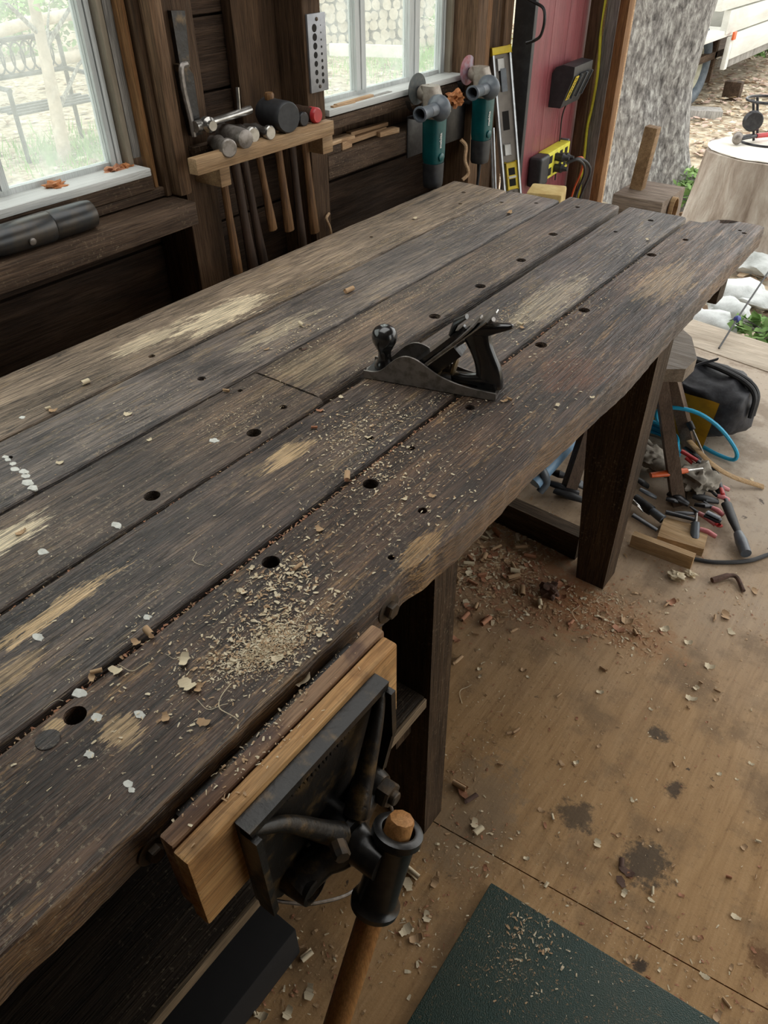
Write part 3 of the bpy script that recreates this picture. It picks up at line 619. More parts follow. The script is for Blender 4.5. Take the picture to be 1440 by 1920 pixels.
# cleats, legs, beams and shelf
bm = bmesh.new(); box(bm, -1.28, -0.425, 2.04, 2.10, 0.625, 0.743); mk('cross_beam', bm, M_beamX, bench, 0.005)
bm = bmesh.new(); box(bm, -1.28, -0.47, 0.66, 0.72, 0.60, 0.743); mk('cross_beam', bm, M_beamX, bench, 0.004)
bm = bmesh.new(); box(bm, -1.28, -0.50, 1.55, 1.61, 0.60, 0.743); mk('cross_beam', bm, M_beamX, bench, 0.004)
def leg(x0b, x1b, x0t, x1t, y0b, y1b, y0t, y1t, zt=0.735):
    bm = bmesh.new(); v = []
    for (z, xa, xb, ya, yb) in ((0, x0b, x1b, y0b, y1b), (zt, x0t, x1t, y0t, y1t)): v.append([bm.verts.new(p) for p in ((xa, ya, z), (xb, ya, z), (xb, yb, z), (xa, yb, z))])
    bm.faces.new(v[0][::-1]); bm.faces.new(v[1])
    for k in range(4): bm.faces.new((v[0][k], v[0][(k + 1) % 4], v[1][(k + 1) % 4], v[1][k]))
    return mk('leg', bm, M_leg, bench, 0.004)
leg(-0.50, -0.401, -0.50, -0.404, 0.654, 0.716, 0.654, 0.716)
leg(-0.478, -0.399, -0.545, -0.397, 1.518, 1.598, 1.50, 1.59)
leg(-1.28, -1.19, -1.28, -1.19, 0.66, 0.74, 0.66, 0.74)
leg(-1.28, -1.19, -1.28, -1.19, 1.52, 1.6, 1.52, 1.6)
leg(-0.50, -0.41, -0.50, -0.41, -0.5, -0.42, -0.5, -0.42)
leg(-1.28, -1.19, -1.28, -1.19, -0.5, -0.42, -0.5, -0.42)
for (a, b) in ((-0.95, -0.662), (-0.658, -0.409)):
    mk('shelf_board', B(a, b, -0.6, 0.645, 0.428, 0.45), M_under, bench, 0.002)
mk('shelf_edging', B(-0.4085, -0.402, -0.6, 0.643, 0.428, 0.4495), M_edge, bench, 0.001)
mk('shelf_block', B(-0.47, -0.432, 0.60, 0.645, 0.33, 0.4275), M_leg, bench, 0.003)
mk('apron_board', B(-0.60, -0.575, -0.6, 0.65, 0.5, 0.74), M_under, bench, 0.002)
def hexbolt(y, z, x, r=0.0095):
    bm = bmesh.new(); lathe(bm, [(0, r * 1.75), (0.0022, r * 1.75), (0.003, r * 1.6)], (x, y, z), (1, 0, 0), 24)
    lathe(bm, [(0.003, r), (0.010, r), (0.0115, r * 0.85)], (x, y, z), (1, 0, 0), 6)
    mk('bolt', bm, M_bolt, bench, smooth=25, label='hex bolt with round washer')
for (px, py) in ((734, 1138), (276, 1562)):
    q = P(px, py, x=-0.393); hexbolt(q.y, H - (0.034 if px > 500 else 0.043), -0.399, 0.012 if px > 500 else 0.0095)

# ------------------------------------------------------------ vise
vise = empty('bench_vise', (-0.33, 0.31, 0.55), 'cast iron front vise with thick wooden jaw and wooden crank handle', 'vise')
xb, xm, xf = -0.378, -0.3585, -0.337
y0, y1 = 0.149, 0.474
def jaw(xa, xc, ya, yb, za, zb, mat, nm, lab):
    return mk(nm, B(xa, xc, ya, yb, za, zb), mat, vise, 0.0035, label=lab)
jaw(xb, xm - 0.0008, y0 + 0.002, y1 + 0.001, 0.672, H + 0.003, M_jawd, 'wooden_jaw', 'dark stained inner board of the jaw')
jaw(xm + 0.0008, xf, y0, y1 - 0.004, 0.664, H, M_jaw, 'wooden_jaw', 'honey coloured outer board of the jaw')
mk('rear_jaw_plate', B(-0.3955, -0.381, 0.18, 0.45, 0.66, 0.772), M_iron, vise, 0.003)
def yz(a, b, d): return Vector((d, a, b))
bm = bmesh.new()
prism(bm, [(0.205, 0.782), (0.425, 0.782), (0.427, 0.69), (0.41, 0.65), (0.40, 0.615), (0.375, 0.585), (0.255, 0.575), (0.235, 0.58), (0.207, 0.62)], yz, -0.3365, -0.330)
prism(bm, [(0.205, 0.782), (0.425, 0.782), (0.423, 0.772), (0.207, 0.772)], yz, -0.330, -0.316)                        # top lip
prism(bm, [(0.204, 0.7715), (0.212, 0.7715), (0.214, 0.62), (0.206, 0.615)], yz, -0.3298, -0.308)                       # left lip
prism(bm, [(0.418, 0.7715), (0.426, 0.7715), (0.428, 0.6905), (0.42, 0.6905)], yz, -0.3298, -0.308)
prism(bm, [(0.42, 0.69), (0.428, 0.69), (0.408, 0.64), (0.401, 0.645)], yz, -0.3298, -0.309)
casting = mk('casting', bm, M_iron, vise, 0.0018)
HC = Vector((-0.30, 0.318, 0.628))
bm = bmesh.new()
tube(bm, smooth_pts([(-0.322, 0.212, 0.772), (-0.316, 0.25, 0.735), (-0.305, 0.285, 0.68), (-0.298, 0.305, 0.648)], 5), [0.006 + 0.0095 * i / 15 for i in range(16)], 10)
mk('rib', bm, M_iron, vise, smooth=60)
bm = bmesh.new()
tube(bm, smooth_pts([(-0.322, 0.418, 0.772), (-0.314, 0.395, 0.735), (-0.305, 0.36, 0.68), (-0.298, 0.335, 0.648)], 5), [0.006 + 0.0095 * i / 15 for i in range(16)], 10)
mk('rib', bm, M_iron, vise, smooth=60)
bm = bmesh.new(); tube(bm, smooth_pts([(-0.318, 0.25, 0.60), (-0.31, 0.28, 0.612), (-0.30, 0.31, 0.62), (-0.31, 0.35, 0.625), (-0.318, 0.385, 0.63)], 5), [0.021, 0.021, 0.02, 0.02, 0.02, 0.02, 0.02, 0.022, 0.024, 0.026, 0.028, 0.027, 0.025, 0.022, 0.02, 0.02, 0.02, 0.02, 0.02, 0.02, 0.02], 12)
mk('lower_web', bm, M_iron, vise, smooth=60)
# raised pebbled lettering band under the top lip
bm = bmesh.new()
for k in range(26):
    a = 0.235 + k * 0.0062; zz = 0.756 - 0.012 * math.sin((a - 0.235) / 0.16 * PI)
    box(bm, -0.3305, -0.3275, a, a + 0.0035, zz - 0.006, zz + 0.006, Matrix.Rotation(0.35 * ((k * 7) % 5 - 2) / 2, 3, 'X'))
mk('cast_lettering', bm, M_iron, vise, 0.0006)
mk('guide_rod_boss', L([(0, 0.024), (0.018, 0.022), (0.03, 0.0195), (0.034, 0.018)], (-0.333, 0.385, 0.632), (1, 0, 0), 20), M_iron, vise)
nut = mk('nut', L([(0, 0.0175), (0.014, 0.0175), (0.017, 0.0155)], (-0.3, 0.385, 0.632), (1, 0, 0), 6), M_bolt, vise, smooth=25)
mk('threaded_end', L([(0, 0.009), (0.006, 0.009), (0.0075, 0.0075)], (-0.2835, 0.385, 0.632), (1, 0, 0), 16), M_bolt, nut)
bm = bmesh.new(); R_ = []
for (d, r) in ((0, 0.023), (0.024, 0.021), (0.036, 0.0195), (0.037, 0.015), (0.012, 0.0135)):
    R_.append([bm.verts.new((-0.333 + d, 0.258 + r * math.cos(2 * PI * k / 24), 0.598 + r * math.sin(2 * PI * k / 24))) for k in range(24)])
for a, b in zip(R_, R_[1:]):
    for k in range(24): bm.faces.new((a[k], a[(k + 1) % 24], b[(k + 1) % 24], b[k]))
bm.faces.new(R_[-1])
mk('guide_rod_boss', bm, M_iron, vise)
mk('screw_hub', L([(0, 0.030), (0.03, 0.029), (0.033, 0.033), (0.041, 0.033), (0.044, 0.026), (0.052, 0.0235), (0.058, 0.021), (0.085, 0.021)], (-0.332, 0.318, 0.622), (1, 0, 0), 28), M_iron2, vise)
mk('set_screw', L([(0, 0.0095), (0.016, 0.0095), (0.018, 0.008)], P(645, 1600, x=-0.272) + Vector((-0.012, 0.004, 0)), (0.8, -0.5, 0.1), 8), M_bolt, vise)
ca = Vector((0, math.sin(math.radians(25)), math.cos(math.radians(25)))); cc = Vector((-0.247, 0.324, 0.602))
mk('crank_socket', L([(-0.058, 0.0245), (-0.057, 0.0285), (-0.05, 0.0295), (-0.046, 0.025), (-0.04, 0.0235), (0.038, 0.0235), (0.043, 0.025), (0.047, 0.0295), (0.055, 0.029), (0.057, 0.0235), (0.0565, 0.0195), (0.04, 0.0185)], cc, ca, 32), M_iron2, vise)
mk('handle', L([(-0.46, 0.0145), (-0.45, 0.0165), (-0.1, 0.0165), (0.04, 0.0165), (0.066, 0.016), (0.0715, 0.014), (0.073, 0.009)], cc, ca, 9), M_vhandle, vise, smooth=50, label='orange brown wooden handle')
bm = bmesh.new(); tube(bm, smooth_pts([(-0.33, 0.225, 0.59), P(540, 1692, x=-0.32), P(590, 1694, x=-0.31), P(660, 1672, x=-0.30), P(700, 1620, x=-0.30), P(733, 1545, x=-0.30), P(728, 1500, x=-0.31), (-0.325, 0.385, 0.65)], 8), 0.0022, 8)
mk('wire_loop', bm, M_steel, vise)
for y in (0.258, 0.385): mk('guide_rod', L([(0, 0.011), (0.235, 0.011)], (-0.57, y, 0.61), (1, 0, 0), 14), M_steel, vise)

# ------------------------------------------------------------ hand plane
pu = Vector((0.9625, 0.2715, 0)); pw = Vector((-0.2715, 0.9625, 0)); pz = Vector((0, 0, 1))
po = Vector((-0.755, 0.944, H + 0.0020))
hp = empty('hand_plane', po + pu * 0.12 + pw * 0.03, 'black bench hand plane with round front knob and curved handle, on the planks', 'hand plane')
def pl(s, h, w_): return po + pu * s + pz * h + pw * w_
W_ = 0.060
prof = [(0.0, 0.014), (0.02, 0.0145), (0.035, 0.021), (0.05, 0.036), (0.062, 0.047), (0.075, 0.054), (0.088, 0.055), (0.102, 0.051), (0.118, 0.042), (0.135, 0.032), (0.155, 0.024), (0.18, 0.018), (0.21, 0.0145), (0.245, 0.013)]
sm = smooth_pts([(a, b, 0) for a, b in prof], 3)
poly = [(0.245, 0.0), (0.0, 0.0)] + [(p.x, p.y) for p in sm]
bm = bmesh.new()
prism(bm, poly, lambda a, b, d: pl(a, b, d), 0.0, 0.0035); prism(bm, poly, lambda a, b, d: pl(a, b, d), W_ - 0.0035, W_)
nb = 12
solep = [(0.0 + 0.006 * (1 - abs(2 * k / nb - 1) ** 0.5) * -1, k / nb * (W_ - 0.0072) + 0.0036) for k in range(nb + 1)]
solep = solep + [(0.245, W_ - 0.0036), (0.245, 0.0036)]
prism(bm, solep, lambda a, b, d: pl(a, d, b), 0.0, 0.004)
body = mk('plane_body', bm, M_steel, hp, smooth=30, label='dull steel body with curved cheeks')
mk('plane_bed', B(-1, 1, -1, 1, -1, 1) if 0 else (lambda b: (prism(b, [(0.004, 0.0042), (0.24, 0.0042), (0.24, 0.0075), (0.15, 0.008), (0.08, 0.007), (0.055, 0.009), (0.004, 0.012)], lambda a, c, d: pl(a, c, d), 0.0037, W_ - 0.0037), b)[1])(bmesh.new()), M_iron, hp, 0.0008, label='black painted bed')
mk('knob', L([(0, 0.0185), (0.006, 0.0185), (0.011, 0.0155), (0.018, 0.0125), (0.028, 0.0115), (0.036, 0.013), (0.044, 0.0175), (0.052, 0.0215), (0.061, 0.0232), (0.070, 0.0215), (0.076, 0.0175), (0.080, 0.0115), (0.0815, 0.005)], pl(0.030, 0.0105, 0.030), (0, 0, 1), 28), M_jap, hp, smooth=70, label='glossy black ball knob')
tp = [(0.163, 0.008), (0.162, 0.020), (0.170, 0.0245), (0.186, 0.0255), (0.196, 0.031), (0.199, 0.042), (0.195, 0.058), (0.186, 0.076), (0.176, 0.092), (0.173, 0.100), (0.180, 0.106), (0.200, 0.113), (0.222, 0.120), (0.243, 0.126), (0.252, 0.1265), (0.256, 0.122), (0.249, 0.114), (0.237, 0.106), (0.231, 0.098), (0.230, 0.086), (0.234, 0.070), (0.242, 0.052), (0.249, 0.034), (0.250, 0.018), (0.246, 0.008)]
tps = smooth_pts([(a, b, 0) for a, b in tp], 3)
bm = bmesh.new()
def oval(path, seg=20):
    """path: (s, h, half width in the side plane, half thickness)"""
    sp = smooth_pts([(a, b, c) for a, b, c, _ in path], 4); tt = smooth_pts([(d, 0, 0) for _, _, _, d in path], 4); R_ = []; n = len(sp)
    for i, p_ in enumerate(sp):
        q = sp[min(i + 1, n - 1)] - sp[max(i - 1, 0)]; dl = math.hypot(q.x, q.y) or 1; nx, ny = -q.y / dl, q.x / dl
        R_.append([bm.verts.new(pl(p_.x + nx * p_.z * math.copysign(abs(math.cos(t)) ** 0.8, math.cos(t)), p_.y + ny * p_.z * math.copysign(abs(math.cos(t)) ** 0.8, math.cos(t)), 0.0305 + tt[i].x * math.copysign(abs(math.sin(t)) ** 0.8, math.sin(t)))) for t in [2 * PI * k / seg for k in range(seg)]])
    for a, b in zip(R_, R_[1:]):
        for k in range(seg): bm.faces.new((a[k], a[(k + 1) % seg], b[(k + 1) % seg], b[k]))
    bm.faces.new(R_[0][::-1]); bm.faces.new(R_[-1])
oval([(0.226, 0.008, 0.024, 0.012), (0.225, 0.022, 0.0245, 0.012), (0.222, 0.040, 0.023, 0.0115), (0.214, 0.062, 0.0205, 0.0112), (0.204, 0.084, 0.021, 0.0112), (0.197, 0.102, 0.024, 0.0105), (0.195, 0.112, 0.020, 0.008)])
oval([(0.176, 0.099, 0.005, 0.006), (0.188, 0.106, 0.011, 0.0095), (0.208, 0.113, 0.0125, 0.0105), (0.230, 0.119, 0.0085, 0.0095), (0.250, 0.1245, 0.005, 0.007), (0.257, 0.1255, 0.002, 0.003)])
oval([(0.158, 0.0165, 0.007, 0.008), (0.164, 0.017, 0.009, 0.0105), (0.19, 0.0175, 0.0095, 0.0115), (0.215, 0.02, 0.012, 0.012), (0.235, 0.02, 0.011, 0.012)])
mk('tote_handle', bm, M_jap, hp, smooth=60, label='glossy black curved rear handle')
# frog, blade, chip breaker, lever cap: all inclined
th = math.radians(44); bd = pu * math.cos(th) + pz * math.sin(th); bn = -pu * math.sin(th) + pz * math.cos(th)
b0 = pl(0.082, 0.006, 0.030)
def slab(name, mat, l0, l1, hw0, hw1, n0, n1, rnd=0.0, parent=hp, label=None, bend=0.0):
    bm = bmesh.new(); K = 14; top = []
    for k in range(K + 1):
        t = k / K; l = l0 + (l1 - l0) * t; hw = hw0 + (hw1 - hw0) * t
        if rnd and t > 1 - rnd: q = (t - (1 - rnd)) / rnd; hw *= math.sqrt(max(0.03, 1 - q * q * 0.93))
        bb = bend * max(0, t - 0.6) ** 2
        top.append((l, hw, bb))
    R1_ = [[bm.verts.new(b0 + bd * l + pw * (sx_ * hw) + bn * (n_ + bb)) for (sx_, n_) in ((-1, n0), (1, n0), (1, n1), (-1, n1))] for l, hw, bb in top]
    for a, b in zip(R1_, R1_[1:]):
        for k in range(4): bm.faces.new((a[k], a[(k + 1) % 4], b[(k + 1) % 4], b[k]))
    bm.faces.new(R1_[0][::-1]); bm.faces.new(R1_[-1]); return mk(name, bm, mat, parent, smooth=30, label=label)
slab('frog', M_iron, 0.004, 0.110, 0.024, 0.018, -0.022, -0.0015)
slab('blade', M_bright, -0.004, 0.204, 0.0255, 0.0255, 0.0, 0.0022, 0.08, label='steel cutting iron')
slab('chip_breaker', M_steel, 0.002, 0.176, 0.0252, 0.0252, 0.0028, 0.0058, 0.1, bend=0.03)
lc = slab('lever_cap', M_jap, 0.010, 0.142, 0.0242, 0.016, 0.0085, 0.0155, 0.22, label='black lever cap')
bm = bmesh.new(); tube(bm, [b0 + bd * 0.112 + bn * 0.016, b0 + bd * 0.134 + bn * 0.027, b0 + bd * 0.156 + bn * 0.024], [0.008, 0.012, 0.008], 10, squash=0.5); mk('cam_lever', bm, M_iron2, lc)
mk('cap_screw', L([(0, 0.006), (0.003, 0.006), (0.004, 0.004)], b0 + bd * 0.065 + bn * 0.0105, bn, 14), M_steel, lc)
bm = bmesh.new(); tube(bm, [b0 + bd * 0.09 - bn * 0.005, b0 + bd * 0.165 - bn * 0.010, b0 + bd * 0.19 - bn * 0.006], [0.005, 0.004, 0.008], 8, squash=0.5); mk('lateral_lever', bm, M_steel, hp)
def wheel(s, h, r, t, nm):
    bm = bmesh.new(); lathe(bm, [(0, r * 0.9), (0.001, r), (t - 0.001, r), (t, r * 0.9), (t + 0.001, r * 0.35)], pl(s, h, 0.030), bd * -0.2 + pu, 26); mk(nm, bm, M_brass, hp, smooth=30, label='tarnished brass wheel')
wheel(0.158, 0.036, 0.0155, 0.006, 'adjusting_wheel'); wheel(0.134, 0.030, 0.0165, 0.004, 'adjusting_wheel')
mk('wheel_stud', T([pl(0.118, 0.032, 0.03), pl(0.152, 0.034, 0.03)], 0.004, 10), M_brass, hp)

# ------------------------------------------------------------ things on the window wall
# hammer rack: front rail on two blocks, back rail, hammers hung by their heads
rack = empty('hammer_rack', (-1.40, 1.37, 1.0), 'pale pine rail rack nailed across two wall studs, holding hammers', 'tool rack')
mk('front_rail', B(-1.372, -1.345, 1.131, 1.592, 1.008, 1.041), M_rack, rack, 0.002)
mk('back_rail', B(-1.449, -1.425, 1.20, 1.592, 1.008, 1.041), M_ledge, rack, 0.002)
mk('support_block', B(-1.4449, -1.358, 1.205, 1.236, 0.965, 1.0075), M_rack, rack, 0.002)
mk('support_block', B(-1.4499, -1.358, 1.560, 1.600, 0.965, 1.0075), M_rack, rack, 0.002)
def hammer(y, z, hl, hr, label, hm, mm, tiltz=0.0, leany=0.0, style='claw', x0=-1.40, r=0.016, ln=0.06):
    t = empty('hammer', (x0, y, z), label, 'hammer', 'hammers hanging in the rack')
    ay = math.radians(tiltz); d = Vector((math.cos(ay), -math.sin(ay), 0))
    c = Vector((x0, y, z)); a = c - d * ln * 0.55; b = c + d * ln
    if style == 'claw': h = L([(0, r * 0.6), (0.02, r * 0.7), (0.035, r * 0.95), (ln, r * 0.7), (ln * 1.3, r * 0.7), (ln * 1.42, r), (ln * 1.6, r), (ln * 1.64, r * 0.86)], a, d, 20)
    elif style == 'sledge': h = L([(0, r * 0.8), (0.006, r), (ln * 1.5, r), (ln * 1.6, r * 0.93), (ln * 1.63, r * 0.7)], a, d, 14)
    else: h = L([(0, r * 0.85), (0.01, r), (ln * 0.4, r), (ln * 0.6, r * 0.96), (ln * 1.3, r), (ln * 1.5, r), (ln * 1.58, r * 0.9)], a, d, 24)
    mk('head', h, mm, t)
    e = c + Vector((0.0, leany, -hl))
    pts = smooth_pts([c + Vector((0, 0, r * 0.7)), c + (e - c) * 0.15, c + (e - c) * 0.4, c + (e - c) * 0.75, e], 4)
    n = len(pts); rs = [hr * (0.72 + 0.1 * math.sin(i / n * 9) + 0.35 * (i / n)) for i in range(n)]
    mk('handle', T(pts, rs, 12, squash=0.7), hm, t)
    return t
hammer(1.243, 1.046, 0.30, 0.0125, 'steel hammer with a small round polished face, leftmost and lowest on the rack', M_handle, M_steel, 18, 0.01, 'claw', -1.395, 0.0195, 0.055)
hammer(1.283, 1.057, 0.36, 0.015, 'hammer with a thick rusty cylindrical head on the rack', M_handled, M_steel, 10, 0.025, 'sledge', -1.395, 0.021, 0.06)
hammer(1.325, 1.055, 0.34, 0.0135, 'hammer with pale worn face, between the thick headed one and the small one', M_handled, M_bright, 8, 0.035, 'claw', -1.41, 0.017, 0.055)
hammer(1.365, 1.053, 0.24, 0.012, 'small hammer with a bright round face left of the rubber mallet', M_handle, M_bright, 4, 0.03, 'claw', -1.40, 0.0155, 0.055)
hammer(1.435, 1.075, 0.28, 0.014, 'big black rubber mallet on the rack', M_handle, M_rubber, 12, 0.02, 'mallet', -1.40, 0.034, 0.062)
hammer(1.505, 1.056, 0.32, 0.0135, 'hammer with a dull dark head right of the rubber mallet', M_handled, M_dark, 4, 0.012, 'claw', -1.415, 0.016, 0.05)
hammer(1.545, 1.058, 0.30, 0.0145, 'mallet with one bright red end at the right of the rack', M_handle, [M_handled], 2, 0.02, 'mallet', -1.41, 0.0175, 0.045)
rt = [o for o in COL.objects if o.name.startswith('hammer.') and 'red end' in o.get('label', '')][0]
mk('red_tip', L([(0, 0.0178), (0.020, 0.0178), (0.024, 0.015)], Vector((-1.378, 1.545, 1.058)), (1, -0.035, 0), 22), M_redp, rt, label='red plastic face')
mk('knob_end', L([(0, 0.01), (0.01, 0.011), (0.02, 0.0115), (0.024, 0.009)], Vector((-1.405, 1.432, 1.096)), (0, 0, 1), 14), M_handle, [o for o in COL.objects if 'big black' in o.get('label', '')][0])
# chrome ratchet wrench lying on the heads
rat = empty('ratchet_handle', (-1.40, 1.24, 1.083), 'chrome ratchet lying across the hammer heads, a threaded stud standing from it', 'ratchet')
mk('ratchet_bar', T([(-1.40, 1.19, 1.088), (-1.40, 1.225, 1.088), (-1.40, 1.24, 1.089), (-1.40, 1.30, 1.092), (-1.40, 1.36, 1.095)], [0.012, 0.012, 0.008, 0.0085, 0.0095], 12), M_bright, rat)
mk('ratchet_head', L([(0, 0.013), (0.006, 0.016), (0.02, 0.016), (0.026, 0.010), (0.036, 0.010)], (-1.405, 1.222, 1.089), (1, -0.2, 0), 18), M_bright, rat)
mk('threaded_stud', T([(-1.40, 1.325, 1.095), (-1.40, 1.328, 1.145)], 0.0045, 10), M_bright, rat)
# hewing tool hanging on the left stud
kn = empty('froe', (-1.43, 1.20, 1.06), 'dark iron blade tool with long flat tang hanging on the left wall stud', 'blade tool')
a = P(335, 15, x=-1.43); b = P(350, 130, x=-1.43); c = P(376, 250, x=-1.43)
bm = bmesh.new(); prism(bm, [(P(322, 20, x=-1.43).y, P(322, 20, x=-1.43).z), (P(348, 20, x=-1.43).y, P(348, 20, x=-1.43).z), (P(358, 125, x=-1.43).y, P(358, 125, x=-1.43).z), (P(340, 130, x=-1.43).y, P(340, 130, x=-1.43).z)], lambda p, q, d: Vector((d, p, q)), -1.444, -1.432)
mk('tang', bm, M_iron, kn, 0.002)
def yzp(l): return [(P(u, v, x=-1.42).y, P(u, v, x=-1.42).z) for u, v in l]
bm = bmesh.new(); prism(bm, yzp([(338, 122), (352, 118), (366, 140), (380, 235), (384, 252), (366, 256), (352, 200)]), lambda p, q, d: Vector((d, p, q)), -1.442, -1.426)
mk('blade', bm, M_iron, kn, 0.003)
bm = bmesh.new(); tube(bm, smooth_pts([P(350, 120, x=-1.415), P(340, 128, x=-1.412), P(345, 170, x=-1.412), P(357, 220, x=-1.412), P(364, 256, x=-1.412)], 5), 0.006, 8)
mk('rolled_edge', bm, M_steel, kn, label='lighter rolled edge')
# drill gauge plate on right stud
yA = P(577, 29, x=-1.438); yB = P(605, 29, x=-1.438); zb = P(590, 180, x=-1.438).z
gz = 1.262; yc = 1.612; gw = 0.031
dg_ = empty('drill_gauge', (-1.4435, 1.66, 1.086), 'aluminium plate with two rows of round holes, screwed to the right wall stud', 'drill gauge')
dy0, dy1, dz0, dz1 = 1.626, 1.694, 1.086, 1.256
bm = bmesh.new(); box(bm, -1.4495, -1.443, dy0, dy1, dz0, dz1); mk('plate', bm, plain('grey_aluminium', (0.3, 0.31, 0.33), 0.45, 0.6, (0.24, 0.25, 0.27), 30), dg_, 0.001)
n = 7
for k in range(7):
    t = k / 6; r = 0.0088 - 0.0032 * t; z = dz1 - 0.030 - t * 0.115
    mk('hole', L([(0, r), (0.0006, r)], (-1.4434, dy0 + 0.024, z), (1, 0, 0), 18), M_hole, dg_)
for k in range(9):
    t = k / 8; r = 0.0014 + 0.0040 * t; z = dz1 - 0.026 - t * 0.122
    mk('hole', L([(0, r), (0.0006, r)], (-1.4434, dy0 + 0.048, z), (1, 0, 0), 14), M_hole, dg_)
for z in (dz1 - 0.012, dz0 + 0.012): mk('screw', L([(0, 0.0045), (0.002, 0.004), (0.003, 0.002)], (-1.443, dy0 + 0.034, z), (1, 0, 0), 12), M_bolt, dg_)
bm = bmesh.new(); box(bm, -1.4495, -1.44, 1.612, 1.675, 1.292, 1.36); tag(mk('metal_bracket', bm, M_dark, bevel=0.004), 'dark metal bracket on the stud above the drill gauge', 'bracket')
# tapered dark cylinder on the ledge
cy = empty('tapered_canister', (-1.42, 0.85, 0.947), 'dark tapered cylinder with a seam lying on the ledge under left window', 'canister')
a = Vector((-1.4175, 0.905, 0.947 + 0.0285)); ax_ = Vector((-0.01, -1, 0.0)).normalized()
mk('barrel', L([(0, 0.0), (0.001, 0.018), (0.006, 0.026), (0.02, 0.028), (0.10, 0.0285), (0.1015, 0.0275), (0.104, 0.029), (0.2, 0.0275), (0.24, 0.022), (0.27, 0.014), (0.30, 0.013), (0.42, 0.013), (0.425, 0.006)], a, ax_, 28), plain('worn_gunmetal', (0.04, 0.042, 0.044), 0.32, 0.5, (0.065, 0.055, 0.045), 30, 0.1), cy)
mk('clip', L([(0, 0.007), (0.004, 0.007), (0.005, 0.005)], a + ax_ * 0.16 + Vector((0.026, 0, -0.008)), (1, 0, -0.2), 14), M_steel, cy)
# curled leaves and debris on sills (built later with the shavings)

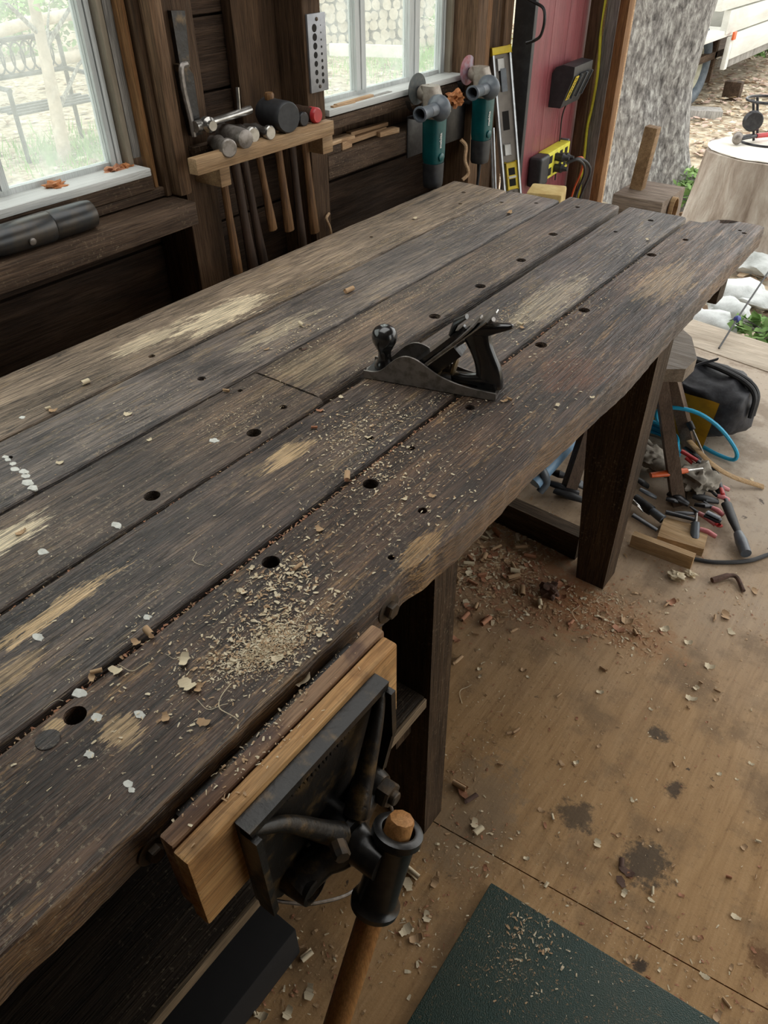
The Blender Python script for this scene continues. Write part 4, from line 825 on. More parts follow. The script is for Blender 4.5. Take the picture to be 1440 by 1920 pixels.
# angle grinders
def grinder(label, gloc, disc_mat, brand=True):
    t = empty('angle_grinder', gloc, label, 'angle grinder', 'teal angle grinders hanging by the window')
    g = Vector(gloc)       # bottom centre of the body
    def p(x, y, z): return g + Vector((x, y, z))
    def rbody(z0, z1, rx0, ry0, rx1, ry1, seg=24, e=3.2):
        bm = bmesh.new(); R_ = []
        for i in range(9):
            q = i / 8; z = z0 + (z1 - z0) * q; rx = rx0 + (rx1 - rx0) * q; ry = ry0 + (ry1 - ry0) * q
            if i == 0: rx *= 0.9; ry *= 0.9
            ring = []
            for k in range(seg):
                a = 2 * PI * k / seg; c, s = math.cos(a), math.sin(a)
                ring.append(bm.verts.new(p(rx * math.copysign(abs(c) ** (2 / e), c), ry * math.copysign(abs(s) ** (2 / e), s), z)))
            R_.append(ring)
            if i == 0: z += 0.004
        for a, b in zip(R_, R_[1:]):
            for k in range(seg): bm.faces.new((a[k], a[(k + 1) % seg], b[(k + 1) % seg], b[k]))
        bm.faces.new(R_[0][::-1]); bm.faces.new(R_[-1]); return bm
    mk('rear_housing', rbody(0.0, 0.085, 0.030, 0.032, 0.032, 0.035), M_rubber, t, label='black rear housing')
    mk('motor_housing', rbody(0.0855, 0.235, 0.033, 0.0355, 0.035, 0.038), M_teal, t, label='teal motor housing')
    mk('vent_collar', rbody(0.2355, 0.247, 0.036, 0.042, 0.040, 0.044), M_beige, t)
    lug = bmesh.new(); lathe(lug, [(0, 0.017), (0.006, 0.017)], p(0.012, 0.048, 0.2475), (0, 0, 1), 16); box(lug, g.x - 0.01, g.x + 0.032, g.y + 0.01, g.y + 0.05, g.z + 0.2476, g.z + 0.2532); mk('flange_lug', lug, M_beige, t, 0.001)
    # gear case: squarish cast block narrowing to the top, spindle neck towards the wall
    bm = rbody(0.2535, 0.334, 0.034, 0.033, 0.027, 0.026, 28, 3.6)
    for v in bm.verts: v.co.x -= max(0, (v.co.z - g.z - 0.26)) * 0.28
    mk('gear_case', bm, M_beige, t, 0.003, smooth=50)
    mk('spindle_neck', L([(0, 0.028), (0.022, 0.026), (0.03, 0.02)], p(-0.030, 0.0, 0.308), (-1, 0, 0), 24), M_beige, t)
    mk('spindle', L([(0, 0.014), (0.018, 0.013), (0.02, 0.009), (0.045, 0.009)], p(-0.034, 0.0, 0.318), (-1, 0, 0), 16), M_dark, t)
    mk('disc', L([(0, 0.0), (0.0002, 0.02), (0.0015, 0.05), (0.0042, 0.05), (0.0045, 0.02)], p(-0.066, -0.005, 0.318), (-1, 0, 0), 36), disc_mat, t, smooth=30)
    bm = bmesh.new(); lathe(bm, [(0, 0.056), (0.02, 0.056), (0.0201, 0.01)], p(-0.078, -0.005, 0.300), (1, 0, 0), 28)
    geo = [v for v in bm.verts if v.co.z > p(0, 0, 0.288).z]; bmesh.ops.delete(bm, geom=geo, context='VERTS'); mk('guard', bm, M_rubber, t)
    # side handle: flange bell and hollow grip toward the photographer
    hd = (Vector((0.05, -1.0, 0.0))).normalized(); hb = p(0.030, -0.012, 0.272)
    mk('handle_flange', L([(0, 0.016), (0.006, 0.042), (0.014, 0.043), (0.024, 0.037), (0.036, 0.026), (0.04, 0.020)], hb, hd, 26), M_grey, t, smooth=60)
    bm = bmesh.new(); lathe(bm, [(0.036, 0.0205), (0.075, 0.0195), (0.076, 0.0185), (0.078, 0.0197), (0.118, 0.021), (0.126, 0.025), (0.131, 0.025), (0.132, 0.019), (0.095, 0.017)], hb, hd, 24)
    mk('side_grip', bm, M_grey, t, smooth=40)
    mk('grip_bore', L([(0.0955, 0.0169), (0.0959, 0.0169)], hb, hd, 20), M_hole, t)
    mk('paddle_switch', B(g.x + 0.0, g.x + 0.014, g.y + 0.0375, g.y + 0.046, g.z + 0.02, g.z + 0.20), M_grey, t, 0.003)
    mk('brush_cap', L([(0, 0.014), (0.003, 0.014), (0.005, 0.011)], p(0.0342, -0.005, 0.108), (1, 0, 0), 20), M_teal, t)
    mk('power_cord', T([p(0, 0, 0.002), p(0, 0, -0.05), p(-0.01, 0.0, -0.25), p(-0.02, 0.02, -0.5)], [0.009, 0.006, 0.005, 0.005], 8), M_rubber, t)
    if brand:
        mw = basis(p(0.0352, -0.012, 0.165), Vector((0, 0, 1)), Vector((0, -1, 0)), Vector((1, 0, 0)))
        text_mesh('brand_lettering', 'makita', 0.019, M_white, t, mw, 0.0006, 0.0004)
    t.scale = (0.9, 0.9, 0.84)
    return t
M_disc1 = plain('abrasive_disc', (0.07, 0.08, 0.08), 0.7, 0, (0.11, 0.11, 0.10), 60)
M_disc2 = plain('worn_red_disc', (0.3, 0.08, 0.09), 0.6, 0, (0.35, 0.3, 0.36), 14)
grinder('teal and black angle grinder with grey disc, nearer the bench end window sill', (-1.365, 2.085, 0.768), M_disc1)
g2 = grinder('teal and black angle grinder with reddish disc, hanging beside the aluminium level', (-1.365, 2.37, 0.782), M_disc2, True)
# hanger plate behind them
hpl = empty('hanger_plate', (-1.43, 2.25, 0.84), 'dark sheet metal hanger plate behind the two grinders', 'hanger plate')
mk('plate', B(-1.4499, -1.446, 2.06, 2.394, 0.845, 0.962), M_dark, hpl, 0.001)
for y in (2.085, 2.37): mk('hook', B(-1.4459, -1.402, y - 0.02, y + 0.02, 0.955, 0.962), M_dark, hpl, 0.002)
# scraps on the ledge under window 2 and on its sill
SC = 'offcuts on the ledge under right window'
def scrap(x, y, z, lx, ly, lz, rz, lab, grp=SC, mat=None, rx=0, nm='wood_offcut'):
    bm = bmesh.new(); box(bm, x - lx / 2, x + lx / 2, y - ly / 2, y + ly / 2, z, z + lz, Matrix.Rotation(rz, 3, 'Z') @ Matrix.Rotation(rx, 3, 'X'))
    return tag(mk(nm, bm, mat or M_scrap, bevel=0.0012), lab, 'wood scrap', grp)
zl = 0.9225
scrap(-1.475, 1.722, zl, 0.035, 0.06, 0.022, 0.0, 'dark square offcut at left end of the ledge, under a pale one', mat=M_ledge)
scrap(-1.475, 1.725, zl + 0.0225, 0.04, 0.058, 0.01, 0.05, 'pale thin offcut lying on the dark square one')
scrap(-1.48, 1.785, zl, 0.035, 0.05, 0.022, 0.1, 'reddish offcut second from the left of the ledge')
scrap(-1.48, 1.788, zl + 0.0225, 0.04, 0.06, 0.008, -0.1, 'thin curved offcut on the reddish one')
scrap(-1.49, 1.90, zl + 0.004, 0.022, 0.20, 0.014, 0.03, 'long narrow stick lying along the ledge', rx=0.0)
scrap(-1.50, 1.93, zl + 0.0185, 0.02, 0.17, 0.010, -0.05, 'thinner stick lying on the long narrow stick')
scrap(-1.475, 1.99, zl, 0.03, 0.085, 0.014, -0.12, 'pale split offcut near the metal plate')
zs = 1.0335
scrap(-1.468, 1.83, zs, 0.014, 0.17, 0.008, 0.03, 'long thin stick on right window sill', 'sticks on right window sill')
scrap(-1.463, 1.775, zs, 0.012, 0.09, 0.006, -0.06, 'short pale stick beside the long one on the sill', 'sticks on right window sill')
scrap(-1.47, 1.96, zs, 0.016, 0.09, 0.003, 0.04, 'flat grey shim in middle of right window sill', 'sticks on right window sill', M_greyb)

# metre level leaning in the corner
lv = empty('spirit_level', (-1.19, 2.55, 0), 'aluminium spirit level with yellow ends and vial, leaning in the corner', 'level')
top = Vector((-1.447, 2.60, 1.088)); bot = Vector((-1.195, 2.56, 0.003)); ld = (top - bot).normalized(); ln_ = (top - bot).length
sx_ = Vector((0.62, 0.78, 0)); sx_ = (sx_ - ld * sx_.dot(ld)).normalized(); sy_ = ld.cross(sx_).normalized()
def lbox(a0, a1, u0, u1, v0, v1):
    bm = bmesh.new(); vs_ = box(bm, u0, u1, v0, v1, a0, a1)
    for v in vs_: v.co = bot + sx_ * v.co.x + sy_ * v.co.y + ld * v.co.z
    return bm
if sy_.y > 0: sy_ = -sy_
HW = 0.034
for (u0, u1) in ((-HW, -HW + 0.007), (HW - 0.007, HW)): mk('rail', lbox(0.0, ln_ - 0.022, u0, u1, -0.012, 0.012), M_alu, lv, 0.001)
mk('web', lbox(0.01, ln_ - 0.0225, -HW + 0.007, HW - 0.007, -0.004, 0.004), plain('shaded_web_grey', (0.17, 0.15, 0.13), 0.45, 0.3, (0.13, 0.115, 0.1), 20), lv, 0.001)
for a0 in (0.62, 0.78, 1.045): mk('vial_holder', lbox(a0, a0 + 0.035, -0.017, 0.006, 0.0045, 0.010), M_white, lv, 0.002)
for a0 in (0.86, 1.00): mk('hand_hole', lbox(a0, a0 + 0.06, -0.014, 0.010, 0.0042, 0.0048), M_hole, lv)
for (a0, a1) in ((ln_ - 0.0218, ln_), (0.0, 0.009)): mk('end_cap', lbox(a0, a1, -HW - 0.001, HW + 0.001, -0.013, 0.013), M_yel, lv, 0.002, label='yellow end cap')
vb = mk('vial_block', lbox(0.665, 0.755, -0.020, 0.020, -0.0145, 0.0145), M_yel, lv, 0.004, label='yellow vial holder')
for a in (0.688, 0.725): mk('vial_window', lbox(a - 0.012, a + 0.012, -0.012, 0.012, 0.0146, 0.0158), M_hole, vb)
mk('vial', lbox(0.703, 0.709, -0.014, 0.014, 0.0146, 0.018), M_white, vb)
mk('vial', lbox(0.98, 1.05, -0.010, 0.010, 0.001, 0.012), M_grey, lv)
# straight rods leaning beside level
for (xx, yy, lab) in ((-1.40, 2.51, 'thin pale rod leaning left of the level'), (-1.36, 2.46, 'thin grey rod leaning furthest left of the level')):
    tag(mk('rod', T([(xx + 0.11, yy, 0.001), (xx - 0.04, yy + 0.05, 0.86)], 0.005, 8), M_alu), lab, 'rod')

# battery charger and power strip on the red door
def onred(px, py, off=0.0):
    q = P(px, py, x=-1.385 + off); return q
bc = empty('battery_charger', (-1.39, 3.05, 0.85), 'black battery charger with yellow label hung on the red door', 'battery charger')
nR = RY @ Vector((1, 0, 0)); tR = RY @ Vector((0, 1, 0))
rp0 = Vector((-1.40, 2.76, 0)) + RY @ Vector((-0.005, 0, 0))
def rb(a0, a1, z0, z1, d0, d1):
    bm = bmesh.new(); vs_ = box(bm, d0, d1, a0, a1, z0, z1)
    for v in vs_: v.co = rp0 + nR * v.co.x + tR * v.co.y + Vector((0, 0, v.co.z))
    return bm
# measured along the door: a = distance from its near edge
A0, Z0 = 0.215, 0.86
bm = bmesh.new()
prism(bm, [(0.0, 0.0), (0.0, 0.115), (0.012, 0.135), (0.040, 0.145), (0.085, 0.140), (0.085, 0.105), (0.055, 0.02), (0.048, 0.0)], lambda d, z, a: rp0 + nR * (d + 0.001) + tR * a + Vector((0, 0, Z0 - 0.01 + z)), A0, A0 + 0.20)
mk('housing', bm, M_rubber, bc, 0.006, seg=3)
def slope(a, t, off=0.002):   # point on the slanted front
    p0 = Vector((0.052, 0.018)); p1 = Vector((0.087, 0.108)); q = p0 + (p1 - p0) * t; return rp0 + nR * (q.x + off + 0.002) + tR * a + Vector((0, 0, Z0 - 0.01 + q.y))
def sl_quad(a0, a1, t0, t1, mat, nm, th=0.002, parent=bc, label=None):
    bm = bmesh.new(); sn = (nR * 0.93 + Vector((0, 0, -0.36))).normalized()
    v = [bm.verts.new(slope(a, t) + sn * k) for k in (0, th) for a, t in ((a0, t0), (a1, t0), (a1, t1), (a0, t1))]
    bm.faces.new(v[:4][::-1]); bm.faces.new(v[4:])
    for k in range(4): bm.faces.new((v[k], v[(k + 1) % 4], v[4 + (k + 1) % 4], v[4 + k]))
    return mk(nm, bm, mat, parent, label=label, smooth=0)
lb_ = sl_quad(A0 + 0.012, A0 + 0.045, 0.1, 1.0, M_yel, 'label', label='yellow label')
sn = (nR * 0.93 + Vector((0, 0, -0.36))).normalized()
up_ = (slope(0.3, 1) - slope(0.3, 0)).normalized()
text_mesh('lettering', 'DEWALT', 0.02, M_rubber, bc, basis(slope(A0 + 0.0285, 0.55) + sn * 0.0025, up_, -tR, sn), 0.0003, 0.0006)
for a in (0.075, 0.135):
    sl_quad(A0 + a - 0.012, A0 + a + 0.040, 0.15, 1.05, M_hole, 'battery_slot', 0.003)
    for e in (-0.014, 0.040): sl_quad(A0 + a + e, A0 + a + e + 0.004, 0.1, 1.05, M_grey, 'slot_rail', 0.008)
mk('charger_cord', T(smooth_pts([rp0 + tR * (A0 + 0.14) + nR * 0.03 + Vector((0, 0, 0.86)), rp0 + tR * (A0 + 0.14) + nR * 0.012 + Vector((0, 0, 0.80)), rp0 + tR * (A0 + 0.155) + nR * 0.008 + Vector((0, 0, 0.70)), rp0 + tR * (A0 + 0.15) + nR * 0.012 + Vector((0, 0, 0.55))], 6), 0.003, 8), M_rubber, bc)
ps = empty('power_strip', (-1.38, 2.95, 0.60), 'yellow power strip with black plugs on the red door', 'power strip')
A1, Z1 = 0.10, 0.60
mk('strip_body', rb(A1 + 0.062, A1 + 0.30, Z1, Z1 + 0.10, 0.001, 0.045), M_yel2, ps, 0.004)
mk('strip_back', rb(A1 + 0.30, A1 + 0.315, Z1 - 0.003, Z1 + 0.105, 0.001, 0.035), M_grey, ps, 0.003)
mk('switch_box', rb(A1 - 0.03, A1 + 0.06, Z1 - 0.01, Z1 + 0.10, 0.001, 0.055), M_rubber, ps, 0.012, seg=4)
for i in range(4):
    for j in range(2): mk('socket', rb(A1 + 0.078 + i * 0.055, A1 + 0.108 + i * 0.055, Z1 + 0.012 + j * 0.045, Z1 + 0.04 + j * 0.045, 0.0452, 0.0462), M_hole, ps)
for (a, z, c) in ((0.145, 0.03, M_rubber), (0.15, 0.07, M_rubber), (0.205, 0.06, M_rubber)):
    q = rp0 + tR * (A1 + a) + Vector((0, 0, Z1 + z))
    pg = mk('plug', L([(0.0465, 0.015), (0.075, 0.017), (0.085, 0.010), (0.10, 0.007)], q, nR, 14), c, ps, label='black plug')
    e = q + nR * 0.10
for k, (c, s) in enumerate(((M_rubber, 0.0), (M_rubber, 0.012), (M_org, -0.02))):
    q = rp0 + tR * (A1 + 0.15 + 0.02 * k) + Vector((0, 0, Z1 + 0.05))
    mk('cord', T(smooth_pts([q + nR * 0.09, q + nR * 0.13 + tR * 0.03 + Vector((0, 0, 0.012)), q + nR * (0.14 + s) + tR * (0.10 + s) + Vector((0, 0, -0.05)), q + nR * (0.10 + s) + tR * (0.13 + s) + Vector((0, 0, -0.2)), q + nR * 0.08 + tR * 0.12 + Vector((0, 0, -0.55))], 6), 0.0055 if k < 2 else 0.004, 8), c, ps)
# yellow extension cord along the jamb
yc_ = [P(px, py, y=3.325) for px, py in ((1135, 0), (1127, 45), (1124, 100), (1119, 150), (1110, 200), (1101, 240), (1096, 290), (1088, 350))]
yc_ += [yc_[-1] + Vector((0.0, 0, -0.3))]
tag(mk('extension_cord', T(smooth_pts(yc_, 6), 0.006, 8), M_yel2), 'bright yellow cord hanging down beside the red door', 'cord')
# wooden block with upright stick and cardboard tube past the bench end
stv = empty('block_stand', (-0.93, 2.72, 0), 'grey wooden block stand with a square stick standing up from it', 'wooden stand')
b1 = P(1148, 372, y=2.62); b2 = P(1243, 380, y=2.62); tz = 0.735
xa, xc = b1.x, b2.x
mk('block', B(xa, xc, 2.62, 2.84, 0.0, 0.685), M_greyb if 0 else wood('grey_brown_block', [(0.17, 0.13, 0.10), (0.27, 0.21, 0.165), (0.36, 0.29, 0.235)], axis='X', seed=31, rough=0.7), stv, 0.004)
q0 = P(1183, 350, y=2.72); q1_ = P(1204, 350, y=2.72)
RS = Matrix.Rotation(math.radians(4), 3, 'Y')
mk('upright_stick', B(q0.x, q1_.x + 0.004, 2.705, 2.745, 0.6855, 0.885, RS, (q0.x, 2.72, 0.69)), M_rack, stv, 0.002)
tb = bmesh.new(); tc_ = Vector((xc + 0.002, 2.71, 0.643)); R_ = []
for d, r in ((0.0, 0.040), (0.016, 0.040), (0.016, 0.036), (0.002, 0.036)): R_.append([tb.verts.new(tc_ + Vector((d, 0.75 * r * math.cos(2 * PI * k / 28), r * math.sin(2 * PI * k / 28)))) for k in range(28)])
for a, b in zip(R_, R_[1:]):
    for k in range(28): tb.faces.new((a[k], a[(k + 1) % 28], b[(k + 1) % 28], b[k]))
tb.faces.new(R_[-1])
mk('round_tube', tb, [M_scrapX], stv)
mk('bore', L([(0.0022, 0.0355), (0.003, 0.0355)], tc_, (1, 0, 0), 28), plain('dark_bore', (0.12, 0.045, 0.02), 0.6), stv)
# yellowish block + grey box behind bench end, below the plugs
yb_ = P(1035, 352, y=2.30)
ybx = tag(mk('foam_sponge', B(yb_.x - 0.06, yb_.x + 0.05, 2.22, 2.33, 0.0, yb_.z + 0.002, Matrix.Rotation(0.3, 3, 'Z')), plain('yellow_foam', (0.6, 0.46, 0.2), 0.8, 0, (0.48, 0.33, 0.12), 20), bevel=0.008), 'pale yellow foam block standing just past bench end below the plugs', 'foam block')

# ------------------------------------------------------------ floor things on the right
bm = bmesh.new(); ma = P(920, 1660, z=0); mb = P(765, 1920, z=0); mc_ = P(1340, 1920, z=0)
e1 = (mb - ma).normalized(); e2 = (mc_ - ma).normalized()
v = [bm.verts.new(q) for q in (ma, ma + e2 * 0.9, ma + e2 * 0.9 + e1 * 0.6, ma + e1 * 0.6)]
for q in v: q.co.z = 0.001
f = bm.faces.new(v); ex = bmesh.ops.extrude_face_region(bm, geom=[f]); bmesh.ops.translate(bm, verts=[q for q in ex['geom'] if isinstance(q, bmesh.types.BMVert)], vec=(0, 0, 0.012))
tag(mk('floor_mat', bm, M_mat, bevel=0.003), 'dark green pebbled rubber mat on the plywood floor, dusted with sawdust', 'mat')
# foot beam along the floor and pale stick
def lying(px0, py0, px1, py1, wd, ht, mat, nm, lab, cat, z=0.0, grp=None, bev=0.003):
    """bar on the floor whose front top edge runs between two pixels"""
    a = P(px0, py0, z=z + ht); b = P(px1, py1, z=z + ht); d = (b - a).normalized(); n_ = Vector((-d.y, d.x, 0)); 
    if n_.y < 0: n_ = -n_
    bm = bmesh.new(); v = []
    for zz in (z + 0.0005, z + ht): v.append([bm.verts.new(Vector((q.x, q.y, zz))) for q in (a, b, b + n_ * wd, a + n_ * wd)])
    bm.faces.new(v[0][::-1]); bm.faces.new(v[1])
    for k in range(4): bm.faces.new((v[0][k], v[0][(k + 1) % 4], v[1][(k + 1) % 4], v[1][k]))
    return tag(mk(nm, bm, mat, bevel=bev), lab, cat, grp)
lying(860, 905, 1086, 1008, 0.045, 0.085, M_beamX, 'floor_beam', 'dark timber lying across the floor behind the far bench leg', 'timber')
lying(1185, 1003, 1301, 1046, 0.022, 0.045, M_scrapX, 'pale_stick', 'pale fresh stick lying right of the far bench leg', 'stick')
lying(1233, 1005, 1320, 1030, 0.10, 0.028, M_scrapX, 'plank_offcut', 'short pale board under the clamp handles', 'board')
# stool
st = empty('step_stool', (-0.52, 2.1, 0), 'small wooden stool with octagonal seat and splayed legs behind the bench leg', 'stool')
ZS = 0.455
sc_ = Vector((-0.60, 2.05, 0)); f1 = P(1307, 672, z=ZS); f2 = P(1297, 632, z=ZS)
oct_ = [(1248, 692), (1286, 692), (1307, 672), (1297, 632), (1280, 617)]
pts = [P(a, b, z=ZS) for a, b in oct_]
cen = Vector((-0.60, 2.09, ZS))
poly = [(p.x, p.y) for p in pts] + [(2 * cen.x - p.x, 2 * cen.y - p.y) for p in (pts[1], pts[2], pts[3], pts[4])]
import math as _m
poly = sorted(poly, key=lambda q: _m.atan2(q[1] - cen.y, q[0] - cen.x))
bm = bmesh.new(); prism(bm, poly, lambda a, b, d: Vector((a, b, d)), ZS - 0.04, ZS); mk('seat', bm, M_stoolt, st, 0.003)
def sleg(top, botm, r=0.025):
    d = (Vector(top) - Vector(botm)); bm = bmesh.new(); tube(bm, [botm, top], [r * 1.1, r], 4); mk('leg', bm, M_stool, st, 0.002, smooth=20)
sleg((-0.535, 2.045, ZS - 0.041), P(1272, 945, z=0.0)); sleg((-0.66, 2.0, ZS - 0.041), P(1062, 930, z=0.0))
sleg((-0.56, 2.16, ZS - 0.041), (-0.44, 2.34, 0)); sleg((-0.68, 2.15, ZS - 0.041), (-0.80, 2.32, 0))
# tool bag
bag = empty('tool_bag', (-0.47, 2.50, 0), 'black zip tool bag with mustard yellow side lying on the floor by the doorway', 'tool bag')
bm = bmesh.new(); vs_ = blob(bm, (0, 0, 0), (0.205, 0.125, 0.125), 0.10, 1.8, 4, 3)
bc_ = Vector((-0.49, 2.50, 0.112))
RB = Matrix.Rotation(math.radians(-8), 3, 'Z')
for v in vs_:
    for ax__ in range(3):
        pass
    q = v.co; s = Vector((math.copysign(abs(q.x / 0.205) ** 0.75, q.x) * 0.185, math.copysign(abs(q.y / 0.125) ** 0.75, q.y) * 0.115, math.copysign(abs(q.z / 0.125) ** 0.6, q.z) * 0.108))
    s += Vector((0.01 * noise.noise(q * 16), 0.01 * noise.noise(q * 15 + Vector((9, 1, 2))), 0.022 * noise.noise(q * 14 + Vector((3, 1, 2)))))
    v.co = bc_ + RB @ s; v.co.z = max(v.co.z, 0.002)
mk('body', bm, M_bag, bag, smooth=60)
def bagp(x, y, z): return bc_ + RB @ Vector((x, y, z))
for k in (0, 1): mk('zip_flap', T(smooth_pts([bagp(-0.13, 0.03 - k * 0.02, 0.108 + 0.004 * k), bagp(0.0, 0.02 - k * 0.02, 0.118 + 0.004 * k), bagp(0.12, 0.015 - k * 0.02, 0.11), bagp(0.178, 0.01 - k * 0.02, 0.075), bagp(0.190, 0 - k * 0.02, 0.0)], 6), 0.009, 8), M_rubber, bag)
bm = bmesh.new()
N_ = 10
gr_ = [[None] * (N_ + 1) for _ in range(N_ + 1)]
for i in range(N_ + 1):
    for j in range(N_ + 1):
        u, w_ = i / N_, j / N_; gr_[i][j] = bm.verts.new(bagp(-0.16 + 0.27 * u, -0.150 - 0.010 * math.sin(PI * u) + 0.035 * w_ + 0.010 * noise.noise(Vector((u * 4, w_ * 4, 1))), -0.108 + 0.17 * w_))
for i in range(N_):
    for j in range(N_): bm.faces.new((gr_[i][j], gr_[i + 1][j], gr_[i + 1][j + 1], gr_[i][j + 1]))
bmesh.ops.solidify(bm, geom=bm.faces[:], thickness=0.006)
mk('side_pocket', bm, M_bagy, bag, smooth=60, label='mustard yellow side pocket')
mk('strap', T(smooth_pts([bagp(-0.04, -0.13, -0.03), bagp(-0.03, -0.13, 0.06), bagp(-0.02, -0.09, 0.135), bagp(0.03, -0.02, 0.16)], 6), 0.012, 6, squash=0.3), M_bag, bag)
# cyan air hose: a coil behind the leg plus one big loop
hz = []
c0 = Vector((-0.58, 2.22, 0))
for k in range(0, 5 * 16):
    a = 2 * PI * k / 16; r = 0.13 + 0.012 * math.sin(k * 0.37); hz.append(c0 + Vector((r * math.cos(a), 0.85 * r * math.sin(a), 0.012 + 0.0115 * (k / 16) * 1.0 + 0.003 * math.sin(k))))
hz += [P(1262, 800, z=0.12), P(1235, 790, z=0.14), P(1234, 770, z=0.17), P(1262, 764, z=0.19), P(1310, 775, z=0.18), P(1352, 805, z=0.13), P(1380, 845, z=0.05), P(1376, 862, z=0.014), P(1345, 852, z=0.010), P(1318, 838, z=0.010), P(1290, 826, z=0.012)]
tag(mk('air_hose', T(smooth_pts(hz, 4), 0.0068, 8), M_cyan), 'bright cyan air hose coiled on floor, one loop sticking out right', 'hose')
# gloves
def glove(px, py, rz, lab, s=1.0, z=0.05):
    c = P(px, py, z=z); R_ = Matrix.Rotation(rz, 3, 'Z'); t = empty('work_glove', (c.x, c.y, 0), lab, 'glove')
    bm = bmesh.new(); vs_ = blob(bm, (0, 0, 0), (0.055 * s, 0.048 * s, 0.028 * s), 0.22, 2.6, 4, px)
    for v in vs_: v.co = c + R_ @ v.co
    mk('palm', bm, M_cloth, t, smooth=70)
    for k in range(4):
        a = Vector((0.035, -0.03 + 0.02 * k, 0.0)) * s; b = Vector((0.075, -0.034 + 0.024 * k, 0.006)) * s; d = Vector((0.10 - 0.008 * abs(k - 1.5), -0.036 + 0.026 * k, -0.012)) * s
        mk('finger', T([c + R_ @ a, c + R_ @ b, c + R_ @ d], [0.013 * s, 0.0125 * s, 0.009 * s], 10), M_cloth, t, smooth=70)
    bm = bmesh.new(); tube(bm, [c + R_ @ (Vector((0.0, 0.04, 0)) * s), c + R_ @ (Vector((0.03, 0.07, 0.006)) * s), c + R_ @ (Vector((0.05, 0.08, -0.005)) * s)], [0.014 * s, 0.0125 * s, 0.009 * s], 10); mk('thumb', bm, M_cloth, t, smooth=70)
    bm = bmesh.new(); tube(bm, [c + R_ @ (Vector((-0.03, 0, 0)) * s), c + R_ @ (Vector((-0.06, 0, 0.004)) * s), c + R_ @ (Vector((-0.095, 0, 0.008)) * s)], [0.03 * s, 0.034 * s, 0.038 * s], 14, squash=0.6); mk('cuff', bm, M_cloth, t, smooth=60)
    return t
glove(1222, 858, 2.6, 'crumpled grey leather glove on the tool pile beside the bench leg', 1.0, 0.065)
_c = P(1308, 900, z=0.045); _bm = bmesh.new(); blob(_bm, (0, 0, 0), (0.055, 0.07, 0.045), 0.35, 1.6, 4, 5)
for _v in _bm.verts: _v.co = _v.co + _c; _v.co.z = max(_v.co.z, 0.001)
tag(mk('work_cloth', _bm, M_cloth, smooth=50), 'crumpled grey cloth under the orange handled knife', 'cloth')
# hand tools of the pile
def rodthing(nm, lab, cat, segs, grp=None):
    """segs: (part name, [points], radius list or number, material, squash)"""
    p0 = segs[0][1][0]; t = empty(nm, (p0.x, p0.y, 0), lab, cat, grp)
    for s in segs: mk(s[0], T(s[1], s[2], 12, squash=s[4] if len(s) > 4 else 1.0), s[3], t, smooth=50)
    return t
Z = lambda px, py, z=0.02: P(px, py, z=z)
rodthing('putty_knife', 'orange handled knife lying across the gloves', 'knife', [('handle', [Z(1220, 891, .10), Z(1255, 887, .10), Z(1288, 882, .10)], [.010, .013, .010], M_org, .7), ('blade', [Z(1288, 882, .10), Z(1318, 878, .10)], [.006, .005], M_bright, .3)])
rodthing('screwdriver', 'long screwdriver with black handle propped up against the yellow bag side', 'screwdriver', [('handle', [Z(1292, 792, .13), Z(1299, 806, .115)], [.011, .010], M_rubber), ('shaft', [Z(1299, 806, .115), Z(1324, 862, .03)], .0035, M_steel)])
rodthing('bar_clamp', 'black bar clamp with long steel bar and ribbed grip, lying rightmost of the pile', 'clamp', [('bar', [Z(1306, 862, .07), Z(1345, 895, .045), Z(1368, 955, .02)], [.010, .009, .007], M_dark, .5), ('slider', [Z(1362, 945, .03), Z(1374, 975, .026), Z(1384, 998, .024)], [.016, .014, .010], M_rubber, .7), ('grip', [Z(1384, 1000, .024), Z(1390, 1015, .022), Z(1399, 1038, .02)], [.013, .017, .015], M_grey)])
rodthing('bar_clamp', 'bar clamp with a short upright dark grip in front of the pile', 'clamp', [('bar', [Z(1248, 960, .04), Z(1306, 975, .035)], [.010, .008], M_dark, .6), ('screw', [Z(1306, 962, .06), Z(1304, 985, .04)], .004, M_bright), ('grip', [Z(1304, 980, .045), Z(1302, 1012, .018)], [.012, .014], M_grey)])
rodthing('flashlight', 'black ribbed cylinder lying against the right side of bench leg', 'torch', [('barrel', [Z(1190, 935, .035), Z(1222, 958, .03)], [.017, .016], M_rubber), ('head', [Z(1222, 958, .03), Z(1243, 974, .026)], [.012, .014], M_grey)])
rodthing('pliers', 'red handled pliers half under the black clamp at the top of pile', 'pliers', [('handle', [Z(1278, 846, .08), Z(1308, 864, .07)], [.009, .008], M_redp, .7), ('handle', [Z(1286, 858, .07), Z(1312, 880, .05)], [.008, .007], M_redp, .7), ('jaws', [Z(1308, 866, .065), Z(1330, 890, .045)], [.011, .006], M_dark, .6)])
for i, (a, b, c, d, lab) in enumerate(((1310, 962, 1342, 984, 'faded red plier grip nearest the black clip'), (1312, 992, 1342, 1006, 'faded red plier grip below the others'), (1340, 912, 1366, 918, 'red plier grip right of the gloves'), (1345, 930, 1366, 938, 'red plier grip second right of the gloves'), (1335, 952, 1356, 966, 'pale pink grip above the black clip'))):
    rodthing('pliers', lab, 'pliers', [('handle', [Z(a, b, .03), Z((a + c) / 2, (b + d) / 2 - 2, .03), Z(c, d, .02)], [.008, .0095, .008], M_pink, .8), ('jaws', [Z(a, b, .03), Z(a - 16, b - 12, .035)], [.007, .004], M_dark, .6)], 'red handled pliers in the pile')
